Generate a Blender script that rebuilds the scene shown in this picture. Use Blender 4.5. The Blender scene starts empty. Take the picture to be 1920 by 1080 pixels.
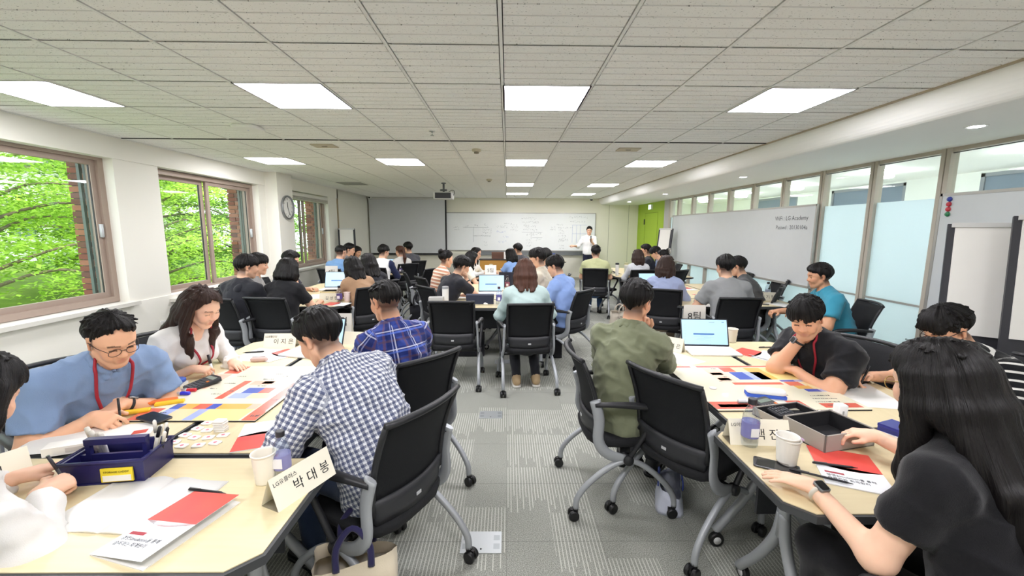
import bpy, bmesh, math, random
import numpy as np
from mathutils import Vector, Matrix
R = math.radians
rnd = random.Random(7)
SC = bpy.context.scene
COL = SC.collection

# ------------------------------------------------------------------ camera
CAMZ = 1.62
def _cam():
    f, p, y, r = 781.0, .141, .01135, .00554
    fw = Vector((math.sin(y)*math.cos(p), math.cos(y)*math.cos(p), -math.sin(p)))
    rt = Vector((math.cos(y), -math.sin(y), 0)); up = rt.cross(fw)
    r2 = rt*math.cos(r)+up*math.sin(r); u2 = -rt*math.sin(r)+up*math.cos(r)
    cd = bpy.data.cameras.new('camera'); co = bpy.data.objects.new('camera', cd); COL.objects.link(co)
    cd.sensor_width = 36; cd.lens = f*36/1920; cd.clip_start = .05; cd.clip_end = 300
    M = Matrix((r2, u2, -fw)).transposed().to_4x4(); M.translation = (0, 0, CAMZ)
    co.matrix_world = M
    SC.camera = co
_cam()
# ------------------------------------------------------------------ sky, sun, exposure
W = bpy.data.worlds.new('world'); SC.world = W; W.use_nodes = True
_bg = W.node_tree.nodes['Background']
_bg.inputs[0].default_value = (.86, .93, 1, 1); _bg.inputs[1].default_value = 2.1
_sl = bpy.data.lights.new('sun', 'SUN'); _sl.energy = 3.4; _sl.angle = R(6); _sl.color = (1, .95, .84)
_so = bpy.data.objects.new('sun', _sl); COL.objects.link(_so)
_so.rotation_euler = Vector((-.62, .25, -.75)).to_track_quat('-Z', 'Y').to_euler()
SC.view_settings.view_transform = 'Standard'; SC.view_settings.look = 'None'
SC.view_settings.gamma = 1; SC.view_settings.use_curve_mapping = False
SC.view_settings.exposure = 0.98
SC.cycles.diffuse_bounces = 8; SC.cycles.max_bounces = 14; SC.cycles.transparent_max_bounces = 16
PANEL = 16.0      # ceiling panel radiance

# ------------------------------------------------------------------ materials
def srgb(c):
    if isinstance(c, str):
        c = [int(c[i:i+2], 16)/255 for i in (0, 2, 4)]
    return tuple((v/12.92 if v <= .04045 else ((v+.055)/1.055)**2.4) for v in c[:3])
class NT:
    def __init__(s, name):
        s.m = bpy.data.materials.new(name); s.m.use_nodes = True
        s.t = s.m.node_tree; s.n = s.t.nodes; s.b = s.n['Principled BSDF']; s.out = s.n['Material Output']
    def add(s, typ, props=None, **inp):
        nd = s.n.new(typ)
        for k, v in (props or {}).items(): setattr(nd, k, v)
        for k, v in inp.items():
            key = int(k[1:]) if k[0] == 'i' and k[1:].isdigit() else k.replace('_', ' ')
            s.set(nd.inputs[key], v)
        return nd
    def set(s, sock, v):
        if isinstance(v, bpy.types.NodeSocket): s.t.links.new(v, sock)
        elif isinstance(v, bpy.types.Node): s.t.links.new(v.outputs[0], sock)
        else: sock.default_value = v
    def math(s, op, a, b=0.0, c=None, clamp=False):
        nd = s.n.new('ShaderNodeMath'); nd.operation = op; nd.use_clamp = clamp
        s.set(nd.inputs[0], a); s.set(nd.inputs[1], b)
        if c is not None: s.set(nd.inputs[2], c)
        return nd.outputs[0]
    def mix(s, f, a, b):
        nd = s.n.new('ShaderNodeMix'); nd.data_type = 'RGBA'
        s.set(nd.inputs[0], f)
        for i, v in ((6, a), (7, b)):
            s.set(nd.inputs[i], (*v, 1) if isinstance(v, tuple) and len(v) == 3 else v)
        return nd.outputs[2]
    def noise(s, vec, scale, detail=2, rough=.5):
        return s.add('ShaderNodeTexNoise', None, Vector=vec, Scale=scale, Detail=detail, Roughness=rough).outputs[0]
    def obj(s): return s.add('ShaderNodeTexCoord').outputs['Object']
    def mapping(s, vec, scale=(1, 1, 1), rot=(0, 0, 0)):
        return s.add('ShaderNodeMapping', None, Vector=vec, Scale=scale, Rotation=rot).outputs[0]
    def schlick(s, f0=.04):
        g = s.add('ShaderNodeNewGeometry'); d = s.add('ShaderNodeVectorMath', {'operation': 'DOT_PRODUCT'}, i0=g.outputs['Incoming'], i1=g.outputs['Normal']).outputs['Value']
        return s.math('MULTIPLY_ADD', s.math('POWER', s.math('SUBTRACT', 1.0, s.math('ABSOLUTE', d)), 5.0), 1-f0, f0)
    def bump(s, h, strength=.3, dist=.01):
        nd = s.add('ShaderNodeBump', None, Height=h, Strength=strength, Distance=dist)
        s.t.links.new(nd.outputs[0], s.b.inputs['Normal'])
    def base(s, c): s.set(s.b.inputs['Base Color'], (*c, 1) if isinstance(c, tuple) and len(c) == 3 else c)
    def p(s, **kw):
        for k, v in kw.items(): s.set(s.b.inputs[k.replace('_', ' ')], v)
        return s
MATS = {}
def mat(col, rough=.6, metal=0., name=None, grain=0, gscale=200, spec=None, coat=0, emit=0, alpha=None, trans=0):
    """plain procedural material: colour with a slight noise variation and optional fine relief"""
    key = (str(col), rough, metal, grain, gscale, spec, coat, emit, trans)
    if key in MATS: return MATS[key]
    s = NT(name or 'paint_%s' % (col if isinstance(col, str) else 'c%d' % len(MATS)))
    c = srgb(col); o = s.obj()
    v = s.noise(o, 9, 3)
    s.base(s.mix(s.math('MULTIPLY', v, .16), c, tuple(x*.72 for x in c)))
    s.p(Roughness=rough, Metallic=metal)
    if spec is not None: s.p(Specular_IOR_Level=spec)
    if coat: s.p(Coat_Weight=coat)
    if trans: s.p(Transmission_Weight=trans)
    if emit:
        s.b.inputs['Emission Color'].default_value = (*c, 1); s.p(Emission_Strength=emit)
    if grain: s.bump(s.noise(o, gscale, 2), grain, .002)
    MATS[key] = s.m
    return s.m
BLACK = mat('1b1c1e', .5); DKGREY = mat('35373a', .55); SILVER = mat('a9adb1', .35, .85); SILVERP = mat('a3a7ab', .42, .25)
WHITE = mat('eeeeea', .6); PAPER = mat('e2e1dd', .8); CREAM = mat('f1ecd9', .7); RUBBER = mat('131415', .45); CHROME = mat('cfd2d4', .15, 1.)

# ------------------------------------------------------------------ object helpers
def new(name, me, m=None, parent=None, loc=None, rot=None):
    o = bpy.data.objects.new(name, me); COL.objects.link(o)
    if m is not None and me is not None:
        for x in (m if isinstance(m, (list, tuple)) else [m]): me.materials.append(x)
    if parent: o.parent = parent
    if loc is not None: o.location = loc
    if rot is not None: o.rotation_euler = rot
    return o
def tag(o, label=None, cat=None, group=None, kind=None):
    for k, v in (('label', label), ('category', cat), ('group', group), ('kind', kind)):
        if v: o[k] = v
    return o
def empty(name, label, cat, loc=(0, 0, 0), rz=0, group=None):
    o = bpy.data.objects.new(name, None); COL.objects.link(o); o.empty_display_size = .1
    o.location = loc; o.rotation_euler = (0, 0, rz)
    return tag(o, label, cat, group)
def copy_tree(o, parent=None):
    c = o.copy(); COL.objects.link(c); c.parent = parent
    for ch in o.children: copy_tree(ch, c)
    return c
class MB:
    """collects boxes, tubes, lathes and prisms into one mesh"""
    def __init__(s): s.v = []; s.f = []; s.mi = []; s.sm = []; s.cur = 0
    def mset(s, i): s.cur = i; return s
    def put(s, vs, fs, smooth=False, M=None):
        b = len(s.v)
        if M is not None: vs = [M @ Vector(v) for v in vs]
        s.v += [tuple(v) for v in vs]
        for f in fs: s.f.append([b+i for i in f]); s.mi.append(s.cur); s.sm.append(smooth)
        return s
    def box(s, x0, x1, y0, y1, z0, z1, M=None):
        vs = [(x, y, z) for x in (x0, x1) for y in (y0, y1) for z in (z0, z1)]
        fs = [(0, 1, 3, 2), (4, 6, 7, 5), (0, 4, 5, 1), (2, 3, 7, 6), (0, 2, 6, 4), (1, 5, 7, 3)]
        return s.put(vs, fs, False, M)
    def prism(s, pts, z0, z1, M=None, smooth=False):
        n = len(pts)
        vs = [(x, y, z0) for x, y in pts]+[(x, y, z1) for x, y in pts]
        fs = [tuple(range(n-1, -1, -1)), tuple(range(n, 2*n))]
        s.put(vs, fs, False, M); b = len(s.v)-2*n
        for i in range(n):
            j = (i+1) % n; s.f.append([b+i, b+j, b+n+j, b+n+i]); s.mi.append(s.cur); s.sm.append(smooth)
        return s
    def rbox(s, x0, x1, y0, y1, z0, z1, r=.01, n=3, M=None, cr=0):
        """box rounded in plan (radius r) with a small chamfer cr at top and bottom"""
        pts = []
        for cx, cy, a0 in ((x1-r, y1-r, 0), (x0+r, y1-r, 90), (x0+r, y0+r, 180), (x1-r, y0+r, 270)):
            for k in range(n+1):
                a = R(a0+90*k/n); pts.append((cx+r*math.cos(a), cy+r*math.sin(a)))
        if not cr: return s.prism(pts, z0, z1, M, True)
        cx, cy = (x0+x1)/2, (y0+y1)/2; m = len(pts)
        def ins(d): return [(cx+(px-cx)*(1-2*d/(x1-x0)), cy+(py-cy)*(1-2*d/(y1-y0))) for px, py in pts]
        rings = [(ins(cr), z0), (pts, z0+cr), (pts, z1-cr), (ins(cr), z1)]
        vs = [(x, y, z) for q, z in rings for x, y in q]
        fs = [tuple(range(m-1, -1, -1)), tuple(range(3*m, 4*m))]
        s.put(vs, fs, False, M); b = len(s.v)-4*m
        for k in range(3):
            for i in range(m):
                j = (i+1) % m; s.f.append([b+k*m+i, b+k*m+j, b+k*m+m+j, b+k*m+m+i]); s.mi.append(s.cur); s.sm.append(True)
        return s
    def tube(s, pts, r, n=8, cap=True, M=None, flat=None):
        """round tube along a path; r number or list; flat=(axis vector, factor) squashes the section"""
        pts = [Vector(p) for p in pts]; m = len(pts)
        rs = r if isinstance(r, (list, tuple)) else [r]*m
        vs = []; ref = None
        for i, p in enumerate(pts):
            d = (pts[min(i+1, m-1)]-pts[max(i-1, 0)]).normalized()
            if ref is None:
                ref = d.cross(Vector((0, 0, 1)))
                if ref.length < .1: ref = d.cross(Vector((0, 1, 0)))
                ref.normalize()
            u = (ref-d*ref.dot(d)).normalized(); ref = u; w = d.cross(u)
            for k in range(n):
                a = 2*math.pi*k/n; q = (u*math.cos(a)+w*math.sin(a))*rs[i]
                if flat: ax = Vector(flat[0]); q = q-ax*q.dot(ax)*(1-flat[1])
                vs.append(p+q)
        fs = [(i*n+k, i*n+(k+1) % n, (i+1)*n+(k+1) % n, (i+1)*n+k) for i in range(m-1) for k in range(n)]
        s.put(vs, fs, True, M)
        if cap:
            b = len(s.v)-m*n
            for q in (list(range(n-1, -1, -1)), list(range((m-1)*n, m*n))):
                s.f.append([b+i for i in q]); s.mi.append(s.cur); s.sm.append(False)
        return s
    def lathe(s, prof, n=20, M=None, smooth=True):
        pr = [prof[0]]
        for (r0, z0), (r1, z1) in zip(prof, prof[1:]):
            if math.hypot(r1-r0, z1-z0) > .004: pr += [(r0+(r1-r0)*t, z0+(z1-z0)*t) for t in (.06, .94)]
            pr.append((r1, z1))
        prof = pr; vs = []; m = len(prof)
        for r, z in prof:
            for k in range(n):
                a = 2*math.pi*k/n; vs.append((r*math.cos(a), r*math.sin(a), z))
        fs = [(i*n+k, i*n+(k+1) % n, (i+1)*n+(k+1) % n, (i+1)*n+k) for i in range(m-1) for k in range(n)]
        fs += [tuple(range(n-1, -1, -1)), tuple(range((m-1)*n, m*n))]
        return s.put(vs, fs, smooth, M)
    def mesh(s, name):
        me = bpy.data.meshes.new(name); me.from_pydata(s.v, [], s.f)
        me.polygons.foreach_set('material_index', s.mi); me.polygons.foreach_set('use_smooth', s.sm)
        me.update(); return me
    def build(s, name, m, parent=None, loc=None, rot=None):
        return new(name, s.mesh(name), m, parent, loc, rot)
def T(x=0, y=0, z=0, rx=0, ry=0, rz=0):
    return Matrix.Translation((x, y, z)) @ Matrix.Rotation(rz, 4, 'Z') @ Matrix.Rotation(ry, 4, 'Y') @ Matrix.Rotation(rx, 4, 'X')
def arc(pts, n=6):
    """Catmull-Rom smoothing of a path"""
    P = [Vector(p) for p in pts]; out = []
    for i in range(len(P)-1):
        p0, p1, p2, p3 = P[max(i-1, 0)], P[i], P[i+1], P[min(i+2, len(P)-1)]
        for k in range(n):
            t = k/n
            out.append(.5*((2*p1)+(p2-p0)*t+(2*p0-5*p1+4*p2-p3)*t*t+(3*p1-p0-3*p2+p3)*t**3))
    return out+[P[-1]]
_tm = {}
def text_mesh(body, size, align='CENTER'):
    """flat lettering as a mesh, in its own xy plane"""
    k = (body, size, align)
    if k not in _tm:
        cu = bpy.data.curves.new('lettering', 'FONT'); cu.body = body; cu.size = size
        cu.align_x = align; cu.align_y = 'CENTER'; cu.resolution_u = 2; cu.extrude = .0002
        ob = bpy.data.objects.new('lettering', cu); COL.objects.link(ob)
        dg = bpy.context.evaluated_depsgraph_get()
        me = bpy.data.meshes.new_from_object(ob.evaluated_get(dg)); me.name = 'lettering'; me.materials.clear()
        bpy.data.objects.remove(ob); _tm[k] = me
    return _tm[k]
def lettering(body, size, parent, loc, rot, m=None, align='CENTER', name='lettering'):
    me = text_mesh(body, size, align).copy()
    return new(name, me, m or BLACK, parent, loc, rot)
# ------------------------------------------------------------------ the room
ZC = 2.571; YB = 13.3; YF = -1.6; XS = 2.86; XP = 4.1; ZS = 2.38
def struct(name, mb, m, label, parent=None):
    o = mb.build(name, m, parent)
    if parent is None: tag(o, label, None, None, 'structure')
    return o
def wall_mat(col, name, rough=.7, bump=.05):
    s = NT(name); o = s.obj(); c = srgb(col)
    n = s.noise(o, 1.3, 4); s.base(s.mix(s.math('MULTIPLY', n, .25), c, tuple(v*.86 for v in c)))
    s.p(Roughness=rough); s.bump(s.noise(o, 140, 2), bump, .003); return s.m
M_WALL = wall_mat('f1efe6', 'wall_paint'); M_WALLG = wall_mat('f0eddd', 'panel_wall'); M_GREEN = wall_mat('a3c42c', 'green_panel', .5)
M_SOFF = wall_mat('f6f6f3', 'soffit_paint'); M_FRAME = mat('a8968a', .45, .1); M_POST = mat('bdb5a8', .5)

def carpet():
    s = NT('carpet'); o = s.obj(); sp = s.add('ShaderNodeSeparateXYZ', None, Vector=o); x, y = sp.outputs[0], sp.outputs[1]
    def wn(*v):
        c = s.add('ShaderNodeCombineXYZ', None, **{'i%d' % i: q for i, q in enumerate(v)})
        return s.add('ShaderNodeTexWhiteNoise', {'noise_dimensions': '3D'}, Vector=c).outputs[0]
    fl = lambda a: s.math('FLOOR', a)
    pitch = .0185
    xs = s.math('DIVIDE', x, pitch); idx = fl(xs); fr = s.math('FRACT', xs)
    blk = fl(s.math('DIVIDE', x, .25))                       # half-tile column
    off = wn(blk, 3.0, 0.0); yo = s.math('ADD', s.math('DIVIDE', y, .46), off); yb = fl(yo)
    lenj = s.math('MULTIPLY', wn(idx, yb, 5.0), .45)         # each stripe ends raggedly
    fy = s.math('FRACT', yo)
    on = s.math('MULTIPLY', s.math('GREATER_THAN', wn(blk, yb, 1.0), .27), s.math('GREATER_THAN', fy, s.math('SUBTRACT', lenj, .12)))
    line = s.math('LESS_THAN', s.math('ABSOLUTE', s.math('SUBTRACT', fr, .5)), .15)
    st = s.math('MULTIPLY', on, line)
    n1 = s.noise(o, 210, 2, .7); n2 = s.noise(o, 26, 2)
    f = s.math('MULTIPLY_ADD', s.math('SUBTRACT', n1, .5), 3.4, .5, clamp=True)
    g = s.mix(f, srgb('6b6d66'), srgb('b9bbb2'))
    g = s.mix(s.math('MULTIPLY', n2, .22), g, srgb('7b7d77'))
    c = s.mix(s.math('MULTIPLY', st, .46), g, srgb('e3e4da'))
    # the seams of the half metre tiles
    def seam(a, w=.004): return s.math('LESS_THAN', s.math('FRACT', s.math('MULTIPLY', a, 2.0)), w*2)
    sm = s.math('MAXIMUM', seam(x, .003), seam(s.math('ADD', y, .03), .005))
    c = s.mix(s.math('MULTIPLY', sm, .35), c, srgb('4c4e4c'))
    s.base(c); s.p(Roughness=.95, Specular_IOR_Level=.1); s.bump(s.math('ADD', n1, s.math('MULTIPLY', st, .4)), .5, .004)
    return s.m
floor = struct('floor', MB().box(-4.8, 4.16, YF, YB+.1, -.12, 0), carpet(), 'grey carpet tile floor with pale broken stripes')

# ceiling: plenum slab, long T bars, one object per mineral fibre tile
def tile_mat():
    s = NT('fissured_tile'); o = s.obj()
    oi = s.add('ShaderNodeObjectInfo').outputs['Random']
    v = s.add('ShaderNodeVectorMath', {'operation': 'ADD'}, i0=o, i1=s.add('ShaderNodeCombineXYZ', None, i0=s.math('MULTIPLY', oi, 37), i1=s.math('MULTIPLY', oi, 19))).outputs[0]
    n = s.noise(s.mapping(v, (55, 140, 1)), 1, 2, .6)
    hole = s.math('GREATER_THAN', n, .665)
    n2 = s.noise(s.mapping(v, (150, 150, 1)), 1, 1); pin = s.math('GREATER_THAN', n2, .74)
    h = s.math('MAXIMUM', hole, pin)
    s.base(s.mix(s.math('MULTIPLY', h, .72), srgb('f3f3f0'), srgb('5a5a58'))); s.p(Roughness=.9)
    s.bump(s.math('SUBTRACT', 1.0, h), .5, .003); return s.m
M_TILE = tile_mat(); M_TBAR = mat('ecece9', .5); M_SLOT = mat('2c2c2b', .9)
ceiling = struct('ceiling', MB().box(-4.8, XP+.1, YF, YB+.1, ZC+.03, ZC+.2), mat('242423', .9), 'suspended ceiling of grooved mineral fibre tiles on white bars')
CX = [-.038+.6*k for k in range(-6, 5)]               # bar lines
edges = [-4.2]+CX+[XS]
rows = [2.334+.6*k for k in range(-2, 19)]; rows[-1] = YB
def tile_mesh(w, d):
    mb = MB(); nb = 6; g = .0115; bw = d/nb; zs, zg = 0, .026
    for i in range(nb):
        y0 = -d/2+i*bw; y1 = y0+bw-g
        mb.put([(-w/2, y0, zs), (w/2, y0, zs), (w/2, y1, zs), (-w/2, y1, zs)], [(3, 2, 1, 0)])
        mb.put([(-w/2, y1, zs), (w/2, y1, zs), (w/2, y1, zg), (-w/2, y1, zg)], [(3, 2, 1, 0)])
        mb.put([(-w/2, y1, zg), (w/2, y1, zg), (w/2, y1+g, zg), (-w/2, y1+g, zg)], [(3, 2, 1, 0)])
        mb.put([(-w/2, y1+g, zg), (w/2, y1+g, zg), (w/2, y1+g, zs), (-w/2, y1+g, zs)], [(3, 2, 1, 0)])
    mb.box(-w/2, w/2, -d/2, d/2, zg+.001, .03)
    me = mb.mesh('ceiling_tile'); me.materials.append(M_TILE); return me
LIGHTS = {(x, y) for x in (-3.638, -1.838, -.038, 1.762) for y in (2.934, 5.934)} | {(x, y) for x in (-.038, 1.762) for y in (8.934, 11.334)}
lit = lambda a, b: any(abs(a-x) < .05 and abs(b-y) < .05 for x, y in LIGHTS)
_tc = {}
for i in range(len(edges)-1):
    x0, x1 = edges[i]+(.0135 if i else 0), edges[i+1]-(.0135 if i < len(edges)-2 else 0)
    for j in range(len(rows)-1):
        if lit(edges[i], rows[j]): continue
        y0, y1 = rows[j]+.0055, rows[j+1]-.0055
        if abs(rows[j]-4.734) < .01: y0 += .018
        key = (round(x1-x0, 3), round(y1-y0, 3))
        if key not in _tc: _tc[key] = tile_mesh(x1-x0, y1-y0)
        new('ceiling_tile', _tc[key], None, ceiling, ((x0+x1)/2, (y0+y1)/2, ZC))
for x in CX: MB().box(x-.0085, x+.0085, 1.13, YB, ZC-.004, ZC+.028).build('ceiling_bar', M_TBAR, ceiling)
MB().box(-4.2, XS, YF, 1.13, ZC, ZC+.028).build('ceiling_field', M_TILE, ceiling)
MB().box(XS-.012, XS+.004, YF, YB, ZC-.012, ZC+.02).build('edge_angle', mat('b9ab95', .5), ceiling)
MB().box(-4.21, -4.19, YF, YB, ZC-.01, ZC+.02).build('edge_angle', M_TBAR, ceiling)
def ceiling_light(x, y, label):
    t = empty('ceiling_light', label, 'light', (x+.3, y+.3, ZC), 0, 'square light panels in the ceiling')
    mb = MB(); a, b = .298, .285
    for q in (0, 90, 180, 270): mb.put([(-a, -a, -.006), (a, -a, -.006), (b, -b, -.006), (-b, -b, -.006)], [(0, 1, 2, 3)], M=T(rz=R(q))); mb.box(-a, a, -a, -b, -.006, .02, T(rz=R(q)))
    mb.build('frame', M_TBAR, t)
    s = NT('light_panel'); s.b.inputs['Emission Color'].default_value = (1, .975, 1.03, 1); s.p(Emission_Strength=PANEL); s.base((.9, .9, .9))
    ml = MATS.setdefault('panel', s.m)
    MB().put([(-b, -b, -.004), (-b, b, -.004), (b, b, -.004), (b, -b, -.004)], [(0, 1, 2, 3)]).build('diffuser', ml, t)
_ln = {-3.638: 'beside the window wall', -1.838: 'one column in from the window side', -.038: 'over the middle of the room', 1.762: 'next to the glass wall soffit'}
_lr = {2.934: 'second row from the rear', 5.934: 'row before the projector', 8.934: 'row near the whiteboard end', 11.334: 'last row before the whiteboard', -.066: 'row above the camera', -1.266: 'row against the rear wall'}
for x, y in sorted(LIGHTS): ceiling_light(x, y, 'square lit ceiling panel %s, %s' % (_ln[x], _lr[y]))
# two more panels above and behind the photographer light the rear of the room
for x in (-1.838, -.038, 1.762):
    for y in (-.066,): ceiling_light(x, y, 'square lit ceiling panel %s, %s' % (_ln[x], _lr[y]))
MB().box(-4.2, XS, 4.738, 4.756, ZC-.006, ZC+.012).build('ceiling_slot', M_SLOT, ceiling)

# soffit with its curved drop
prof = [(XS, ZC+.02)]+[(XS+.012+.1*(1-math.cos(R(a))), ZC-.0-(ZC-ZS)*math.sin(R(a))) for a in range(0, 91, 10)]+[(XP+.06, ZS), (XP+.06, ZC+.02)]
mb = MB(); n = len(prof)
mb.put([(x, YF, z) for x, z in prof]+[(x, YB, z) for x, z in prof], [(i, (i+1) % n, n+(i+1) % n, n+i) for i in range(n)], False)
struct('ceiling_soffit', mb, M_SOFF, 'white dropped soffit with a curved edge along the glass wall')
def downlight(x, y, z, label):
    t = empty('downlight', label, 'light', (x, y, z), 0, 'round downlights in the soffit')
    MB().lathe([(.045, .01), (.045, -.003), (.062, -.005), (.066, 0), (.066, .01)], 20).build('trim_ring', WHITE, t)
    MB().lathe([(.044, 0), (.044, -.0045), (.001, -.0045)], 20).build('lens', MATS['panel'], t)
for x, y, w in ((3.42, 3.14, 'opposite the pinned whiteboard'), (3.4, 6.15, 'above the long side whiteboard'), (3.38, 9.1, 'above the far end of the long whiteboard'), (3.36, 11.7, 'before the green wall')):
    downlight(x, y, ZS, 'round white downlight in the soffit %s' % w)

# back wall
back = struct('wall_back', MB().box(-4.8, 4.3, YB, YB+.12, 0, ZC+.1), M_WALLG, 'pale grey panelled end wall behind the whiteboard')
for x in (3.2, 3.82): MB().box(x-.004, x+.004, YB-.003, YB+.01, .1, 2.38).build('panel_joint', mat('8f8c7e', .7), back)
MB().box(-1.9, 2.75, YB-.012, YB, .11, .84).build('wainscot_panel', mat('d9d6c9', .35), back)
MB().box(-4.4, 4.15, YB-.015, YB, 0, .09).build('baseboard', mat('9d9a8e', .6), back)
struct('wall_rear', MB().box(-4.8, 4.3, YF-.1, YF, 0, ZC+.1), M_WALL, 'plain white wall at the rear')
# green wall with its flush door, grey jamb
gw = struct('wall_green', MB().box(4.12, 4.24, 10.98, YB, 0, 2.44), M_GREEN, 'lime green wall panel in the far corner')
for y in (11.55, 12.6): MB().box(4.116, 4.121, y-.006, y+.006, 0, 2.1).build('door_joint', mat('7d9820', .6), gw)
MB().box(4.116, 4.121, 11.55, 12.6, 2.09, 2.102).build('door_joint', mat('7d9820', .6), gw)
for z in (.95, 1.85): MB().box(4.1, 4.12, 12.62, 12.66, z-.08, z+.08).build('hinge', DKGREY, gw)
struct('trim_1', MB().box(XP-.02, XP+.12, 10.62, 10.98, 0, ZS), mat('b9b8b4', .5), 'grey jamb post between glass wall and green wall')
ex = empty('exit_sign', 'small green exit sign high on the lime wall', 'sign', (4.1, 12.1, 2.26))
MB().box(-.03, .02, -.12, .12, -.07, .07).build('housing', WHITE, ex)
MB().box(-.032, -.03, -.11, .11, -.06, .06).build('lit_face', mat('bfe8d2', .4, emit=1.2), ex)

# ------------------------------------------------------------------ left wall with three windows
def piece(mb, *b): mb.box(*b); return mb
XO = -4.5
WINS = [(1.7, 4.63, .80, 2.37), (5.21, 7.25, .74, 2.33), (8.3, 10.0, .80, 2.30)]
lw = MB()
lw.box(XO, -4.2, YF, 10.55, 0, .78).box(XO, -4.2, YF, 10.55, 2.34, ZC+.05)
for a, b in ((YF, 1.7), (4.63, 5.21), (7.25, 8.3), (10.0, 10.55)): lw.box(XO, -4.215, a, b, .78, 2.34)
lw.box(-4.25, -4.0, 7.44, 7.95, 0, ZC+.05)
lw.box(XO, -4.35, 10.55, YB+.1, 0, ZC+.05)
wl = struct('wall_left', lw, M_WALL, 'white window wall with deep piers and a square column')
MB().box(-4.35, -4.2, 10.5, 10.56, 0, ZC).build('corner_strip', mat('a39274', .6), wl)
MB().box(-4.2, -4.185, YF, 10.5, 0, .08).build('baseboard', mat('8d8a80', .6), wl)
# brick outside: reveals beside each window, one object per brick
M_BRICK = [mat(c, .9, grain=.5, gscale=90) for c in ('8a5a45', '7a4a3c', '95654f', '6b4a40')]; M_MORTAR = mat('8d8478', .95)
def bricks(y, yb, z0, z1):
    base = MB().box(-4.77, XO, y+.02, yb-.02, z0-.9, z1+.4).build('brick_core', M_MORTAR, wl)
    h = .067; k = 0; z = z0-.05
    while z < z1+.1:
        segs = [(-4.78, -4.675), (-4.665, -4.51)] if k % 2 else [(-4.78, -4.625), (-4.615, -4.51)]
        for a, b in segs:
            key = ('brick', round(b-a, 3))
            if key not in MATS: MATS[key] = MB().box(-(b-a)/2, (b-a)/2, -.05, .05, -h/2+.005, h/2-.005).mesh('brick')
            me = MATS[key]
            o = new('brick', me, None, wl, ((a+b)/2, y+.05+rnd.uniform(-.003, .003), z))
            if not me.materials: me.materials.append(M_BRICK[0])
            o.material_slots[0].link = 'OBJECT'; o.material_slots[0].material = rnd.choice(M_BRICK)
        z += h; k += 1
bricks(4.7, 5.16, .8, 2.3); bricks(7.3, 8.26, .8, 2.3); bricks(10.05, 10.8, .8, 2.3)
def glass_mat():
    s = NT('clear_glass'); s.n.remove(s.b)
    fr = s.schlick()
    tr = s.add('ShaderNodeBsdfTransparent', None, Color=(.96, .985, .975, 1)); gl = s.add('ShaderNodeBsdfGlossy', None, Roughness=.02)
    mx = s.add('ShaderNodeMixShader', None, i0=s.math('MULTIPLY', fr, .8), i1=tr.outputs[0], i2=gl.outputs[0])
    s.t.links.new(mx.outputs[0], s.out.inputs[0]); return s.m
M_GLASS = glass_mat()
def window(n, y0, y1, z0, z1, mull, label):
    t = empty('window_%d' % n, None, None, (-4.35, y0, z0)); tag(t, label, None, None, 'structure')
    H = z1-z0; L = y1-y0; f = .06
    fr = MB()
    fr.box(-.11, .03, 0, L, 0, f).box(-.11, .03, 0, L, H-f, H).box(-.11, .03, 0, f, f, H-f).box(-.11, .03, L-f, L, f, H-f)
    fr.build('window_frame', M_FRAME, t)
    ys = [f]+list(mull)+[L-f]
    for i in range(len(ys)-1):
        a, b = ys[i], ys[i+1]; xo = -.02 if i % 2 == (len(ys) % 2) else -.07; w = .055
        sh = MB().box(xo-.018, xo+.018, a, b, f, f+w).box(xo-.018, xo+.018, a, b, H-f-w, H-f).box(xo-.018, xo+.018, a, a+w, f+w, H-f-w).box(xo-.018, xo+.018, b-w, b, f+w, H-f-w)
        sa = sh.build('sash', M_FRAME, t)
        MB().box(xo-.004, xo+.004, a+w, b-w, f+w, H-f-w).build('pane', M_GLASS, sa)
        MB().box(xo-.01, xo+.006, a+w-.008, a+w+.004, f+w, H-f-w).box(xo-.01, xo+.006, b-w-.004, b-w+.008, f+w, H-f-w).build('gasket', RUBBER, sa)
        if i == len(ys)-2: MB().rbox(-.018, .018, -.016, .016, 0, .14, .012, 3).build('latch', mat('c9cdd0', .4), sa, (xo+.03, b-w*.5, H*.45))
    # outer storm sash seen through the glass
    ou = MB()
    for a in (L-.01, L-.075): ou.box(-.16, -.13, a-.028, a, .02, H-.02)
    ou.build('outer_sash', mat('56625e', .5), t)
    MB().box(0, .22, -.05, L+.05, -.045, -.005).build('window_sill', mat('dedcd4', .45), t)
    return t
window(1, *WINS[0], (1.65,), 'wide brown framed sliding window with lawn and trees outside')
window(2, *WINS[1], (.98,), 'brown framed double sliding window filled with bright leaves')
w3 = window(3, *WINS[2], (.75,), 'brown framed window with a raised white blind behind the clock column')
bl = empty('roller_blind', 'raised white blind at the head of the far window', 'blind', (-4.24, 9.15, 2.2))
MB().rbox(-.04, .04, -.83, .83, .04, .12, .01).build('cassette', mat('e4e2da', .5), bl)
for k in range(3): MB().box(-.03, .03, -.82, .82, .02-.022*k, .035-.022*k).build('slat', mat('cfcdc4', .5), bl)
for n_, (y, z) in enumerate(((5.02, .43),)):
    ot = empty('wall_outlet', 'white double wall outlet below the pier between the windows', 'outlet', (-4.2, y, z))
    MB().rbox(-.06, .06, -.04, .04, 0, .008, .008, 3, T(ry=R(90))).build('cover_plate', WHITE, ot)
    for s_ in (-.025, .025): MB().lathe([(.017, .008), (.017, .011), (.001, .011)], 14, T(0, 0, s_, ry=R(90))).build('socket', mat('cfcfca', .5), ot)

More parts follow.
